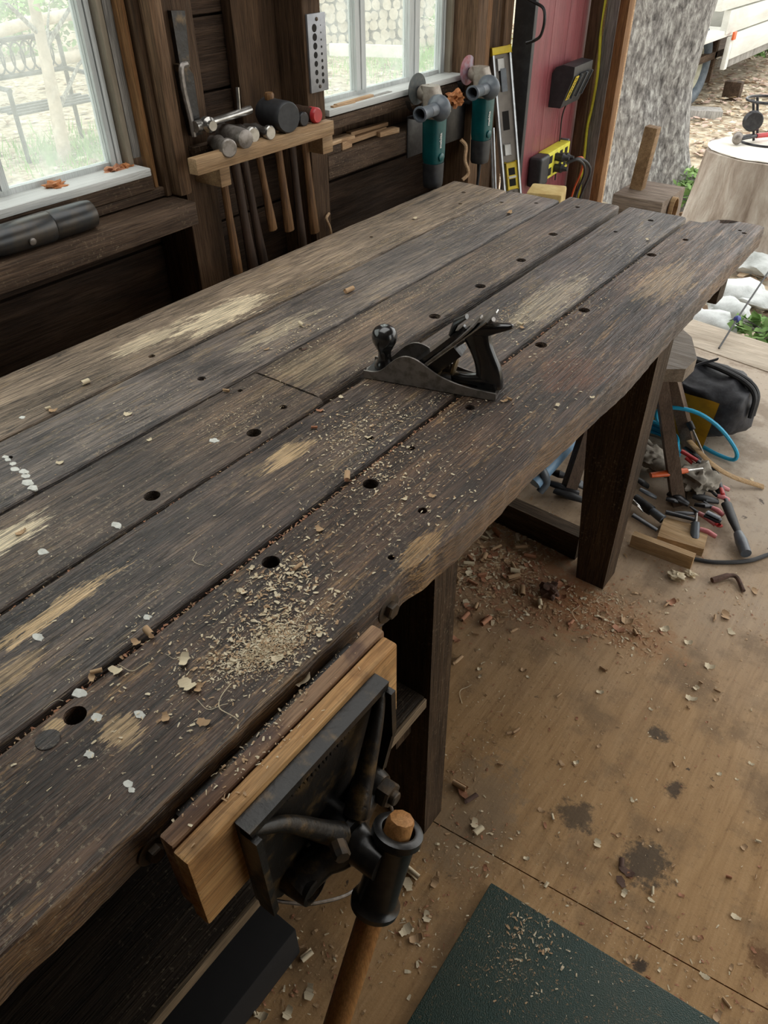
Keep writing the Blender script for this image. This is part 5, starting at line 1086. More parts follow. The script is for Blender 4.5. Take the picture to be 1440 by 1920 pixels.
rodthing('spring_clip', 'large black plastic clip with grey pad, beside pink grips', 'clip', [('jaw', [Z(1322, 964, .035), Z(1352, 978, .03)], [.015, .013], M_dark, .5), ('pad', [Z(1326, 960, .048), Z(1350, 972, .042)], [.009, .009], M_grey, .4)])
rodthing('file_rasp', 'flat dark file lying on boards beside the bench leg', 'file', [('blade', [Z(1186, 965, .095), Z(1232, 994, .075)], [.010, .008], M_dark, .35)])
rodthing('wood_strip', 'long curved pale wooden strip reaching right out of the pile', 'strip', [('strip', smooth_pts([Z(1292, 826, .06), Z(1330, 866, .05), Z(1372, 893, .03), Z(1432, 913, .006)], 5), .011, M_scrapX, .25)])
for i, (a, b, c, d, m_, lab) in enumerate(((1275, 905, 1320, 925, M_rubber, 'black pouch flap under the gloves'), (1300, 930, 1345, 940, M_rubber, 'black tool roll right of the stool leg'), (1255, 925, 1290, 945, M_dark, 'dark iron jaw beside stool leg foot'), (1330, 890, 1352, 925, M_rubber, 'black strap running down the right of the pile'),
                                   (1105, 915, 1150, 925, M_dark, 'dark steel bar lying left of the far leg'), (1030, 905, 1085, 925, M_dark, 'black clamp bar behind the floor timber'), (1075, 900, 1100, 915, M_grey, 'grey clamp head behind the floor timber'), (1035, 885, 1060, 892, M_dark, 'short black clamp beside stool leg'), (1040, 920, 1100, 940, M_rubber, 'black bar nearest the floor timber'))):
    rodthing('tool_piece', lab, 'tool', [('body', [Z(a, b, .03), Z((a + c) / 2, (b + d) / 2, .035), Z(c, d, .02)], [.012, .016, .011], m_, .6)])
_rn = random.Random(12)
for i, (px, py, dx, dy, r_, m_, lab) in enumerate(((1262, 938, 26, 6, .010, M_dark, 'black pipe end under the stool leg foot'), (1205, 905, 20, 14, .012, M_rubber, 'black rubber grip touching the bench leg'), (1215, 925, 30, 16, .009, M_grey, 'grey tube beside the bench leg'),
        (1340, 880, 14, 26, .008, M_dark, 'thin black rod down the right side of pile'), (1320, 948, 34, 4, .010, M_dark, 'black jaw under the clip pad'), (1285, 962, 40, 2, .008, M_dark, 'flat black bar before the gloves'), (1300, 850, 30, 22, .009, M_dark, 'black plier jaw over the red handles'),
        (1230, 880, 24, -8, .014, M_cloth, 'grey cloth fold left of the stool leg'), (1250, 868, 18, 20, .016, M_cloth, 'grey cloth fold behind the stool leg'), (1318, 900, 16, 16, .015, M_cloth, 'pale cloth fold right of the stool leg'), (1196, 948, 20, 22, .006, M_bright, 'shiny steel rod touching the bench leg'),
        (1355, 925, 6, 20, .007, M_redp, 'small red lever at the right of pile'), (1348, 985, 8, 4, .008, M_redp, 'small red cap behind the lower pink grip'))):
    rodthing('tool_piece', lab, 'tool', [('body', [Z(px - dx / 2, py - dy / 2, .03 + .02 * _rn.random()), Z(px, py, .04), Z(px + dx / 2, py + dy / 2, .022)], [r_ * .8, r_, r_ * .75], m_, .6)])
# pale blue pipe and grey bucket under the bench
rodthing('blue_tube', 'pale blue plastic tube with dark marks lying under the bench', 'tube', [('tube', [Z(1000, 905, .05), Z(1040, 860, .10), Z(1090, 800, .14)], [.026, .026, .026], M_blue)])
bk = empty('shop_vacuum', (-0.88, 1.86, 0), 'grey drum with a dark curved hose under the bench', 'drum')
mk('drum', L([(0.001, 0.11), (0.01, 0.115), (0.17, 0.12), (0.18, 0.115), (0.2, 0.09)], (-0.93, 1.90, 0), (0, 0, 1), 28), M_dark, bk)
mk('hose', T(smooth_pts([(-0.86, 1.83, 0.18), P(1016, 880, z=0.10), P(1024, 905, z=0.05), P(1012, 922, z=0.02)], 6), 0.013, 12), M_grey, bk)
# black cord on the floor and crumpled plastic
tag(mk('power_cable', T(smooth_pts([P(1290, 1046, z=.006), P(1340, 1054, z=.006), P(1400, 1052, z=.006), P(1440, 1040, z=.006), P(1500, 1020, z=.006)], 6), 0.006, 8), M_rubber), 'black cable on the floor at right edge', 'cable')
def crumple(px, py, r, mat, lab, cat, nm, seed, fl=0.4):
    c = P(px, py, z=r * fl); bm = bmesh.new(); blob(bm, c, (r, r * 0.7, r * fl), 0.45, 2.2, 3, seed)
    for v in bm.verts: v.co.z = max(v.co.z, 0.001)
    return tag(mk(nm, bm, mat, smooth=25), lab, cat)
crumple(1268, 1080, 0.022, M_shv, 'crumpled pale scrap beside the pale stick end', 'scrap', 'paper_scrap', 4)
crumple(1295, 1076, 0.016, M_shv, 'small crumpled pale scrap right of the larger one', 'scrap', 'paper_scrap', 14)
# wood chunk heap by the far leg
crumple(1030, 1105, 0.026, M_shvd, 'dark splintered wood chunk left of far bench leg foot', 'wood chunk', 'wood_chunk', 9, 0.8)
tag(mk('bark_twig', T(smooth_pts([P(1335, 1088, z=.008), P(1352, 1083, z=.01), P(1368, 1079, z=.012), P(1382, 1083, z=.01), P(1394, 1108, z=.006)], 4), [.008] * 8 + [.006] * 9, 8), M_shvd), 'bent dark twig on the floor at right', 'twig')
tag(mk('black_box', B(-0.70, -0.455, -0.05, 0.34, 0.002, 0.10), plain('matte_black', (0.006, 0.005, 0.005), 0.8), bevel=0.003), 'black box on the floor under the bench shelf below the vise', 'box')  # very dark matte box under the shelf

# ------------------------------------------------------------ outdoors
GZ = -0.06
bm = bmesh.new()
bmesh.ops.create_grid(bm, x_segments=90, y_segments=90, size=22)
for v in bm.verts:
    v.co.x -= 8; v.co.y += 12
    dd = max(0, max(-1.9 - v.co.x, v.co.y - 3.6)); k = min(1, dd / 1.5)
    v.co.z = GZ - 0.06 * (1 - k) + 0.05 * k * noise.noise(Vector((v.co.x * 0.5, v.co.y * 0.5, 2)))
struct('ground', bm, M_ground, smooth=60)
def leaf_scatter(name, n, xr, yr, size, mats, seed, keep=lambda x, y: True, zoff=0.0):
    rnd = random.Random(seed); me = bpy.data.meshes.new(name); V = []; Fc = []; mi = []
    while len(Fc) < n:
        x = rnd.uniform(*xr); y = rnd.uniform(*yr)
        if not keep(x, y): continue
        k = min(1, max(0, max(-1.9 - x, y - 3.6)) / 1.5)
        z = GZ - 0.06 * (1 - k) + 0.05 * k * noise.noise(Vector((x * 0.5, y * 0.5, 2))) + 0.008 + rnd.random() * 0.02 + zoff
        a = rnd.random() * 6.28; s = size * rnd.uniform(0.6, 1.3); w_ = s * rnd.uniform(0.45, 0.8); t1, t2 = rnd.uniform(-.6, .6), rnd.uniform(-.6, .6); b = len(V)
        for (p, q, r) in ((-s, 0, 0), (-0.2 * s, -w_, t1 * w_), (s, 0, t2 * s * .5), (-0.2 * s, w_, -t1 * w_ + 0.3 * w_)): V.append((x + p * math.cos(a) - q * math.sin(a), y + p * math.sin(a) + q * math.cos(a), z + abs(r)))
        Fc.append((b, b + 1, b + 2, b + 3)); mi.append(rnd.randrange(len(mats)))
    me.from_pydata(V, [], Fc); 
    for q in mats: me.materials.append(q)
    me.polygons.foreach_set('material_index', mi); me.update()
    return link(bpy.data.objects.new(name, me))
tag(leaf_scatter('leaf_litter', 9000, (-4.6, 0.4), (3.5, 13), 0.035, M_litter, 5, lambda x, y: random.random() < 1.4 / (1 + 0.25 * (y - 3.5))), 'dry fallen leaves covering the ground outside the doorway', 'leaves', kind='stuff')
tag(leaf_scatter('leaf_litter', 6000, (-13, -1.9), (1.0, 13), 0.045, M_litter, 6, lambda x, y: x < -4 or y > 5), 'dry fallen leaves on the ground outside the windows', 'leaves', kind='stuff')
def grass(name, n, c, rad, h, seed, lab, mat=None):
    rnd = random.Random(seed); V = []; Fc = []
    for i in range(n):
        x = c[0] + rnd.gauss(0, rad[0]); y = c[1] + rnd.gauss(0, rad[1]); a = rnd.random() * 6.28; hh = h * rnd.uniform(.4, 1.2); w_ = 0.008; dx, dy = math.cos(a), math.sin(a); b = len(V); l = hh * rnd.uniform(.1, .8); g = rnd.random() * 6.28
        V += [(x - dx * w_, y - dy * w_, GZ - 0.05), (x + dx * w_, y + dy * w_, GZ - 0.05), (x + math.cos(g) * l, y + math.sin(g) * l, GZ + hh)]; Fc.append((b, b + 1, b + 2))
    me = bpy.data.meshes.new(name); me.from_pydata(V, [], Fc); me.materials.append(mat or M_green2); o = link(bpy.data.objects.new(name, me)); return tag(o, lab, 'grass', kind='stuff')
gq = P(800, 100, z=0); grass('grass_patch', 3500, (gq.x, gq.y), (0.7, 0.9), 0.10, 3, 'green grass outside the right window, in front of the wood pile')
gq = P(160, 270, z=0); grass('grass_patch', 1200, (gq.x, gq.y), (0.35, 0.35), 0.12, 4, 'grass tuft at foot of the thin tree outside left window')
def leafcloud(bm, c, rad, n, s, seed):
    rnd = random.Random(seed)
    for i in range(n):
        d = Vector((rnd.gauss(0, 1), rnd.gauss(0, 1), rnd.gauss(0, 1))).normalized() * rnd.random() ** 0.4
        p = Vector(c) + Vector((d.x * rad[0], d.y * rad[1], d.z * rad[2])); u = Vector((rnd.uniform(-1, 1), rnd.uniform(-1, 1), rnd.uniform(-.6, .6))).normalized(); v = u.cross(Vector((rnd.uniform(-1, 1), rnd.uniform(-1, 1), 1))).normalized(); q = s * rnd.uniform(.6, 1.3)
        bm.faces.new([bm.verts.new(p - u * q), bm.verts.new(p + v * q * .5), bm.verts.new(p + u * q), bm.verts.new(p - v * q * .5)])
def shrub(c, rad, n, s, mat, lab, seed, name='shrub', cat='shrub'):
    t = empty(name, (c[0], c[1], GZ), lab, cat); bm = bmesh.new(); leafcloud(bm, c, rad, n, s, seed); mk('foliage', bm, mat, t, smooth=0)
    bm = bmesh.new(); rnd = random.Random(seed)
    for k in range(6): tube(bm, [(c[0], c[1], GZ - 0.03), (c[0] + rnd.uniform(-.4, .4) * rad[0], c[1] + rnd.uniform(-.4, .4) * rad[1], c[2]), (c[0] + rnd.uniform(-.9, .9) * rad[0], c[1] + rnd.uniform(-.9, .9) * rad[1], c[2] + rad[2] * .7)], [.012, .009, .004], 6)
    mk('stem', bm, M_bark, t)
q = P(120, 60, z=0.3); shrub((q.x - 1, q.y, 0.7), (1.1, 1.2, 0.8), 1500, 0.06, M_green, 'leafy green shrub behind the log rails outside left window', 11)
q = P(20, 20, z=0.3); shrub((q.x - 0.8, q.y, 0.6), (0.9, 0.9, 0.7), 1000, 0.06, M_green2, 'paler shrub at the far left outside left window', 12)
q = P(840, 30, z=0.2); shrub((q.x, q.y, 0.5), (0.7, 0.7, 0.6), 900, 0.05, M_green2, 'green brush at right end of the wood pile', 13)
q = P(1289, 372, z=0); shrub((q.x + .0, q.y, 0.07), (0.10, 0.14, 0.13), 260, 0.028, M_green, 'green weed between the big tree and stump', 14, 'weed', 'weed')
q = P(1412, 610, z=0); shrub((q.x + 0.02, q.y, -0.02), (0.13, 0.10, 0.06), 120, 0.035, M_green, 'bright green weeds past the threshold at right edge', 15, 'weed', 'weed')
q = P(1430, 95, z=0); shrub((q.x, q.y, 0.02), (0.3, 0.25, 0.12), 160, 0.05, M_green, 'green weed under the trailer boards', 16, 'weed', 'weed')
# big grey tree
def trunk(rows, mat, name, parent, seg=72, lob=5, amp=0.10, seed=1, rg=0.05):
    """rows: (z, cx, cy, rx, ry)"""
    bm = bmesh.new(); R_ = []; n = 60
    for i in range(n + 1):
        t = i / n * (len(rows) - 1); k = min(int(t), len(rows) - 2); f = t - k; f = f * f * (3 - 2 * f); r = [a + (b - a) * f for a, b in zip(rows[k], rows[k + 1])]; ring = []
        for j in range(seg):
            a = 2 * PI * j / seg; m_ = 1 + amp * math.cos(lob * a + seed + 0.5 * math.sin(r[0] * 1.5)) + amp * 0.6 * math.cos((lob + 3) * a + seed * 2 + r[0] * 0.4) + rg * noise.fractal(Vector((math.cos(a) * 3, math.sin(a) * 3, r[0] * 1.2 + seed)), 1, 2, 5)
            ring.append(bm.verts.new((r[1] + r[3] * m_ * math.cos(a), r[2] + r[4] * m_ * math.sin(a), r[0])))
        R_.append(ring)
    for a, b in zip(R_, R_[1:]):
        for k in range(seg): bm.faces.new((a[k], a[(k + 1) % seg], b[(k + 1) % seg], b[k]))
    bm.faces.new(R_[0][::-1]); bm.faces.new(R_[-1]); return mk(name, bm, mat, parent, smooth=80)
tag(trunk([(GZ - 0.08, -1.71, 5.25, 0.33, 0.34), (0.25, -1.78, 5.25, 0.25, 0.28), (0.6, -1.86, 5.25, 0.27, 0.30), (1.1, -1.90, 5.25, 0.345, 0.36), (1.8, -1.92, 5.3, 0.46, 0.42), (2.6, -1.9, 5.35, 0.5, 0.45)], M_bark, 'old_tree', None, 90, 5, 0.09, 1.3, 0.07), 'large fluted grey tree trunk just outside the doorway', 'tree')
# stump, reel stand and hammer
sp = empty('tree_stump', (-0.93, 4.68, GZ), 'broad sawn tree stump outside doorway with tools lying on its pale top', 'stump')
trunk([(GZ - 0.08, -0.90, 4.68, 0.44, 0.40), (0.10, -0.91, 4.68, 0.37, 0.35), (0.3, -0.92, 4.68, 0.335, 0.33), (0.435, -0.92, 4.68, 0.32, 0.32)], M_barks, 'bark', sp, 72, 6, 0.035, 2.0, 0.05)
bm = bmesh.new(); blob(bm, (-0.92, 4.68, 0.44), (0.313, 0.313, 0.012), 0.05, 1.5, 4, 3); mk('cut_face', bm, M_cut, sp, smooth=60)
rs = empty('wire_reel', (-0.80, 4.75, 0.45), 'black wire reel stand standing on the stump', 'reel')
rc = P(1438, 264, z=0.457); rt_ = P(1440, 187, y=rc.y)
def ring(c, r, rr): 
    bm = bmesh.new(); tube(bm, [c + Vector((r * math.cos(2 * PI * k / 32), r * math.sin(2 * PI * k / 32), 0)) for k in range(33)], rr, 8); return bm
mk('ring', ring(rc, 0.14, 0.006), M_dark, rs); mk('ring', ring(rt_, 0.105, 0.007), M_dark, rs)
for a in (2.6, 3.7, 5.2, 0.9): mk('upright', T([rc + Vector((0.07 * math.cos(a), 0.07 * math.sin(a), 0)), rt_ + Vector((0.075 * math.cos(a), 0.075 * math.sin(a), 0))], 0.007, 8), M_dark, rs)
mk('spool', L([(0, 0.045), (0.006, 0.05), (0.02, 0.04), (0.034, 0.05), (0.04, 0.045)], (rc + rt_) / 2 + Vector((-0.07, -0.04, 0)), (0.5, -0.8, 0), 18), M_dark, rs)
hm_ = empty('sledge_hammer', P(1400, 258, z=0.47), 'red handled hammer with round steel head lying on the stump', 'hammer')
hq = P(1383, 259, z=0.485); hq2 = P(1460, 250, z=0.48)
bm = bmesh.new(); blob(bm, hq, (0.026, 0.026, 0.032), 0.05, 1, 3, 1); mk('head', bm, M_steel, hm_, smooth=60)
mk('shaft', T([hq + Vector((0.02, 0.0, 0)), hq + (hq2 - hq) * 0.45], 0.009, 10), M_dark, hm_); mk('handle', T([hq + (hq2 - hq) * 0.45, hq2], [0.012, 0.013], 10), M_redp, hm_)
# boulders by the doorway
for i, (px, py, r, fl, lab) in enumerate(((1405, 372, .22, .35, 'large flat white boulder in front of the stump'), (1345, 398, .13, .4, 'pale rounded stone just past the bench corner'), (1290, 415, .09, .4, 'small pale stone hidden partly by the bench corner'),
        (1425, 478, .15, .4, 'grey boulder right of the bench end'), (1400, 530, .13, .4, 'mossy grey stone above the black cord'), (1330, 590, .14, .4, 'grey stone slab below the bench end beam'), (1290, 580, .12, .4, 'pale stone left of the slab, below the bench edge'),
        (1370, 560, .10, .45, 'rounded stone between slab and mossy stone'), (1310, 630, .11, .3, 'flat pale stone right behind the stool seat'), (1435, 545, .10, .4, 'small grey stone at the right edge of the view'), (1380, 440, .16, .3, 'broad pale stone between white boulder and grey boulder'))):
    c = P(px, py, z=0.0); bm = bmesh.new(); blob(bm, (c.x, c.y, GZ + r * fl * 0.35), (r, r * 0.85, r * fl), 0.22, 1.2, 3, i * 3.3)
    tag(mk('boulder', bm, M_rock, smooth=50), lab, 'stone', 'stones outside the doorway')
cb_ = empty('tie_cord', P(1350, 650, z=0.02), 'taut black cord with a blue knot running off the threshold', 'cord')
cq = [P(1348, 653, z=0.012), P(1382, 598, z=0.06), P(1450, 496, z=0.14)]
mk('cord', T(cq, 0.004, 8), M_rubber, cb_); bm = bmesh.new(); blob(bm, cq[1], (0.016, 0.016, 0.016), 0.2, 2, 2, 1); mk('knot', bm, plain('blue_tape', (0.06, 0.08, 0.3), 0.6), cb_, label='blue knot')
# trailer
tr = empty('trailer', (-2.4, 9.6, GZ), 'weathered white boarded trailer standing beyond the big tree', 'trailer')
for k, (z0_, z1_) in enumerate(((0.30, 0.515), (0.53, 0.715), (0.73, 1.0))):
    mk('side_board', B(-2.36, -2.30, 8.62 - 0.5 * k * 0.6, 11.6, z0_, z1_), M_trail, tr, 0.004)
mk('bottom_rail', B(-2.42, -2.33, 8.7, 11.6, 0.22, 0.295), M_greyb, tr, 0.004)
mk('corner_post', B(-2.31, -2.27, 8.42, 8.50, 0.24, 0.50), M_trail, tr, 0.004)
mk('marker_lamp', B(-2.269, -2.25, 8.42, 8.50, 0.48, 0.545), M_org, tr, 0.004, label='orange marker lamp')
mk('fender', B(-2.75, -2.31, 7.6, 8.6, 0.505, 0.56), M_trail, tr, 0.01); mk('fender_panel', B(-2.78, -2.72, 7.6, 11.6, 0.2, 1.0), M_trail, tr, 0.004)
mk('bed', B(-4.0, -2.43, 7.6, 11.6, 0.3, 0.36), M_ledge, tr, 0.004)
mk('fender_back', B(-2.71, -2.43, 8.60, 8.66, 0.1, 0.50), M_ledge, tr, 0.004)
bm = bmesh.new(); wc = Vector((-2.62, 8.24, 0.265)); R_ = []
for (d, r) in ((0.0, 0.19), (0.0, 0.29), (0.03, 0.325), (0.15, 0.325), (0.18, 0.29), (0.185, 0.225), (0.16, 0.20), (0.10, 0.19)): R_.append([bm.verts.new(wc + Vector((d, r * math.cos(2 * PI * k / 48), r * math.sin(2 * PI * k / 48)))) for k in range(48)])
R_.append(R_[0])
for a, b in zip(R_, R_[1:]):
    for k in range(48): bm.faces.new((a[k], a[(k + 1) % 48], b[(k + 1) % 48], b[k]))
whl = mk('tire', bm, M_tire, tr, smooth=50)
mk('rim', L([(0, 0.188), (0.07, 0.188), (0.075, 0.17), (0.03, 0.15), (0.03, 0.10), (0.07, 0.07), (0.08, 0.03)], wc + Vector((0.07, 0, 0)), (1, 0, 0), 40), M_rim, whl)
for o_, c in ((B(-2.35, -2.05, 7.75, 7.95, GZ + 0.0, GZ + 0.07, Matrix.Rotation(0.4, 3, 'Z')), M_greyb),): tag(mk('wheel_chock', o_, c, bevel=0.004), 'grey board lying beside the trailer wheel', 'board')
tag(mk('support_block', B(-2.32, -2.16, 8.75, 8.85, 0.0 + GZ, 0.10), M_ledge, bevel=0.004), 'dark block propping the trailer boards', 'block')
# wood pile
pa = P(585, 96, z=0.0); pb = P(800, 80, z=0.0); pd = (pb - pa).normalized(); vn = Vector((-pd.y, pd.x, 0)); 
if vn.y < 0: vn = -vn
protos = []
rnd = random.Random(21); LL = (pb - pa).length; cnt = 0
for k in range(6):
    bm = bmesh.new(); sg = 14; R_ = []; off = [1 + 0.16 * noise.noise(Vector((math.cos(2 * PI * j / sg) * 1.3, math.sin(2 * PI * j / sg) * 1.3, k * 4.1))) for j in range(sg)]
    if k % 3 == 2: off = [o_ * (0.72 if j in (0, 1, 2, 3) else 1) for j, o_ in enumerate(off)]
    for y in (0, 0.45): R_.append([bm.verts.new((math.cos(2 * PI * j / sg) * off[j], y, math.sin(2 * PI * j / sg) * off[j])) for j in range(sg)])
    for j in range(sg): bm.faces.new((R_[0][j], R_[0][(j + 1) % sg], R_[1][(j + 1) % sg], R_[1][j]))
    f1_ = bm.faces.new(R_[0][::-1]); f2_ = bm.faces.new(R_[1]); bmesh.ops.recalc_face_normals(bm, faces=bm.faces); f1_.material_index = 1; f2_.material_index = 1
    me = bpy.data.meshes.new('split_log'); bm.to_mesh(me); bm.free(); me.materials.append(M_log); me.materials.append(M_logend); protos.append(me)
z = 0.0; row = 0
while row < 13 and cnt < 290:
    s = rnd.uniform(-0.1, 0.05); rr_ = 0.062
    while s < LL:
        r = rnd.uniform(0.05, 0.078); o = bpy.data.objects.new('split_log', rnd.choice(protos)); q = pa + pd * (s + r) + vn * rnd.uniform(-0.05, 0.03)
        o.location = (q.x, q.y, GZ + 0.02 + r * 0.9 + row * 0.112); o.scale = (r, 1, r * 0.95); o.rotation_euler = (0, rnd.random() * 0.6, math.atan2(vn.y, vn.x) - PI / 2)
        COL.objects.link(o); tag(o, 'split log in the %s of the wood pile, %s' % (('bottom row', 'second row up', 'third row up', 'fourth row up', 'fifth row up', 'sixth row up', 'seventh row up', 'eighth row up', 'ninth row up', 'tenth row up', 'eleventh row up', 'twelfth row up', 'top row')[row], 'left third' if s < LL / 3 else ('middle third' if s < LL * 2 / 3 else 'right third')), 'log', 'logs of the wood pile'); cnt += 1; s += r * 2.02
    row += 1
bm = bmesh.new(); a = P(600, 92, z=0.08) - vn * 0.35; b = P(765, 100, z=0.1); d = (b - a); 
R3 = Matrix.Rotation(math.atan2(d.y, d.x), 3, 'Z'); vs_ = box(bm, 0, d.length, -0.02, 0.02, -0.03, 0.10, R3, (0, 0, 0))
for v in vs_: v.co += a
tag(mk('white_plank', bm, M_trail, bevel=0.004), 'long white plank standing on edge in front of the wood pile', 'plank')
# outside left window: log rails, thin tree, iron bench
for i, (l, lab) in enumerate((((-60, 76, 240, 0), 'upper log rail of the fence outside left window'), ((-60, 150, 240, 84), 'lower log rail of the fence outside left window'))):
    a = P(l[0], l[1], x=-8.2); b = P(l[2], l[3], x=-8.2); fr = empty('fence_rail', (a + b) / 2, lab, 'rail'); mk('log', T(smooth_pts([a, (a * 2 + b) / 3 + Vector((0, 0, .02)), (a + b * 2) / 3, b], 5), 0.055, 12), M_logend, fr)
    for q in (a, b): mk('post', T([(q.x - 0.07 - 0.12 * i, q.y, GZ - 0.08), (q.x - 0.07 - 0.12 * i, q.y, q.z + 0.1)], 0.05, 10), M_log, fr)
q0_ = P(122, 300, z=GZ + 0.02); q1_ = P(100, 180, x=q0_.x); q2_ = P(62, 0, x=q0_.x)
tn = empty('thin_tree', q0_, 'slender pale tree trunk outside left window', 'tree')
mk('trunk', T(smooth_pts([q0_ - Vector((0, 0, .05)), q1_, q2_, q2_ + (q2_ - q1_) * 1.2], 6), [0.055 - 0.0015 * k for k in range(19)], 12), M_logend, tn)
for k, (a_, b_) in enumerate(((0.5, (-0.5, 0.5, 0.5)), (0.7, (0.4, 0.6, 0.6)), (0.3, (-0.1, 0.7, 0.5)), (0.8, (0.2, -0.7, 0.5)))):
    s_ = q0_ + (q2_ - q0_) * a_; e_ = s_ + Vector(b_) * 0.9; mk('branch', T([s_, (s_ + e_) / 2 + Vector((0, 0, .06)), e_], [0.018, 0.012, 0.005], 7), M_bark, tn)
bm = bmesh.new(); leafcloud(bm, q2_ + Vector((0, 0, 0.35)), (0.8, 0.9, 0.4), 500, 0.045, 33); mk('foliage', bm, M_green2, tn, smooth=0)
ib = empty('garden_bench', P(100, 240, x=-6.1), 'dark iron garden bench outside left window', 'bench')
GX = -5.9
def gp(px, py, dx=0): return P(px, py, x=GX) + Vector((dx, 0, 0))
s1_ = gp(35, 215); zseat = s1_.z
yb0, yb1 = gp(25, 200).y, gp(185, 150).y
for k in range(4): mk('seat_slat', T([(GX - 0.1 * k, yb0, zseat), (GX - 0.1 * k, yb1, zseat)], 0.022, 8, squash=0.5), M_dark, ib)
for z_ in (0.18, 0.42): mk('back_rail', T([(GX - 0.42, yb0, zseat + z_), (GX - 0.42, yb1, zseat + z_)], 0.018, 8), M_dark, ib)
for k in range(9):
    y_ = yb0 + (yb1 - yb0) * (k + 0.5) / 9; bm = bmesh.new(); tube(bm, [Vector((GX - 0.42, y_ + 0.055 * math.cos(2 * PI * j / 16), zseat + 0.30 + 0.10 * math.sin(2 * PI * j / 16))) for j in range(17)], 0.008, 6); mk('scroll', bm, M_dark, ib)
for y_ in (yb0, yb1):
    for x_ in (GX, GX - 0.42): mk('leg', T([(x_, y_, GZ - 0.06), (x_, y_, zseat + (0.42 if x_ < GX - .1 else 0.16))], 0.018, 8), M_dark, ib)
    mk('armrest', T([(GX + 0.02, y_, zseat + 0.16), (GX - 0.42, y_, zseat + 0.18)], 0.018, 8), M_dark, ib)

# ------------------------------------------------------------ sawdust, chips and shavings
def chips(name, clusters, mats, lab, seed, zf=lambda x, y: H, cat='sawdust', kind='stuff', clip=None):
    """clusters: (x, y, sx, sy, rot, n, smin, smax)"""
    rnd = random.Random(seed); V = []; Fc = []; mi = []
    for (cx, cy, sx, sy, ro, n, a0, a1) in clusters:
        for i in range(n):
            u, w_ = rnd.gauss(0, sx), rnd.gauss(0, sy); x = cx + u * math.cos(ro) - w_ * math.sin(ro); y = cy + u * math.sin(ro) + w_ * math.cos(ro)
            if clip and not clip(x, y): continue
            z = zf(x, y) + 0.0006 + 0.0012 * rnd.random() + (0.004 * rnd.random() * math.exp(-(u / sx) ** 2 - (w_ / sy) ** 2) if n > 500 and sx < 0.04 else 0)
            a = rnd.random() * 6.283; l = a0 + (a1 - a0) * rnd.random() ** 2.2; wd = l * rnd.uniform(.12, .55); c, s = math.cos(a), math.sin(a); b = len(V); h1, h2 = rnd.uniform(0, .3) * l, rnd.uniform(0, .3) * l
            for (p, q, r) in ((-l, -wd, 0), (0, -wd, h1), (l, -wd * .6, h2 * .3), (l, wd * .6, 0), (0, wd, h1), (-l, wd, h2)): V.append((x + p * c - q * s, y + p * s + q * c, z + r))
            Fc += [(b, b + 1, b + 4, b + 5), (b + 1, b + 2, b + 3, b + 4)]; k = rnd.randrange(len(mats)); mi += [k, k]
    me = bpy.data.meshes.new(name); me.from_pydata(V, [], Fc)
    for q in mats: me.materials.append(q)
    me.polygons.foreach_set('material_index', mi); me.update(); o = link(bpy.data.objects.new(name, me)); return tag(o, lab, cat, kind=kind)
def Hp(px, py): return P(px, py, z=H)
GAPS = [(-1.1145, -1.1045), (-0.9425, -0.931), (-0.5895, -0.577)]
HOLES = [(-0.791, 0.487), (-0.789, 0.696), (-0.796, 1.239), (-0.801, 1.432), (-0.803, 1.626), (-0.824, 1.837), (-0.555, 0.187), (-0.552, 0.485), (-0.550, 0.697), (-0.545, 0.97), (-0.556, 1.251), (-0.557, 1.449), (-0.562, 1.842)]
def onbench(x, y):
    if any((x - a) ** 2 + (y - b) ** 2 < 0.0145 ** 2 for a, b in HOLES): return False
    if x < -1.295 or x > -0.402 or y > 2.08: return False
    if y < 0.845 and -0.764 < x < -0.754: return False
    if y > 0.845 and -0.779 < x < -0.754: return False
    return not any(a - 0.001 < x < b + 0.001 for a, b in GAPS)
cl = []
for (px, py, sx, sy, ro, n, a0, a1) in ((505, 1215, .013, .026, -.25, 3200, .0004, .0014), (505, 1215, .018, .034, -.25, 1200, .0006, .0022), (510, 1190, .028, .05, -.3, 700, .0008, .004), (530, 1090, .03, .035, 0, 420, .0008, .004), (480, 1130, .03, .05, 0, 180, .0008, .003),
        (640, 820, .03, .05, .6, 420, .0006, .003), (720, 790, .05, .05, 0, 600, .0006, .003), (690, 890, .03, .05, 0, 380, .0006, .003), (760, 880, .05, .06, 0, 380, .0006, .003), (560, 630, .04, .06, 0, 320, .0007, .003), (450, 780, .03, .05, 0, 420, .0006, .002),
        (620, 640, .02, .12, 0, 450, .0005, .0016), (760, 560, .018, .16, 0, 800, .0005, .0018), (880, 500, .018, .2, 0, 700, .0005, .0018), (1000, 470, .02, .22, 0, 500, .0006, .002), (960, 590, .025, .08, 0, 450, .0006, .0028), (650, 490, .02, .25, 0, 500, .0006, .002), (900, 395, .03, .12, 0, 350, .001, .003),
        (1050, 620, .03, .10, 0, 260, .0008, .003), (1100, 560, .03, .14, 0, 260, .0008, .003), (1160, 480, .05, .2, 0, 260, .0008, .003), (1000, 760, .05, .1, 0, 260, .0006, .003), (300, 745, .03, .06, 0, 160, .0006, .002), (400, 1260, .05, .05, 0, 320, .0006, .003),
        (240, 1290, .07, .06, 0, 220, .0006, .003), (600, 1000, .06, .08, 0, 260, .0006, .003), (820, 960, .04, .06, 0, 200, .0006, .003), (250, 1080, .12, .15, 0, 220, .0005, .002), (850, 760, .03, .03, 0, 260, .0005, .002), (700, 700, .04, .03, 0, 160, .0006, .0022)):
    c = Hp(px, py); cl.append((c.x, c.y, sx, sy, ro, n, a0, a1))
cl.append((-0.85, 0.9, 0.3, 0.7, 0, 9000, .0003, .0013))
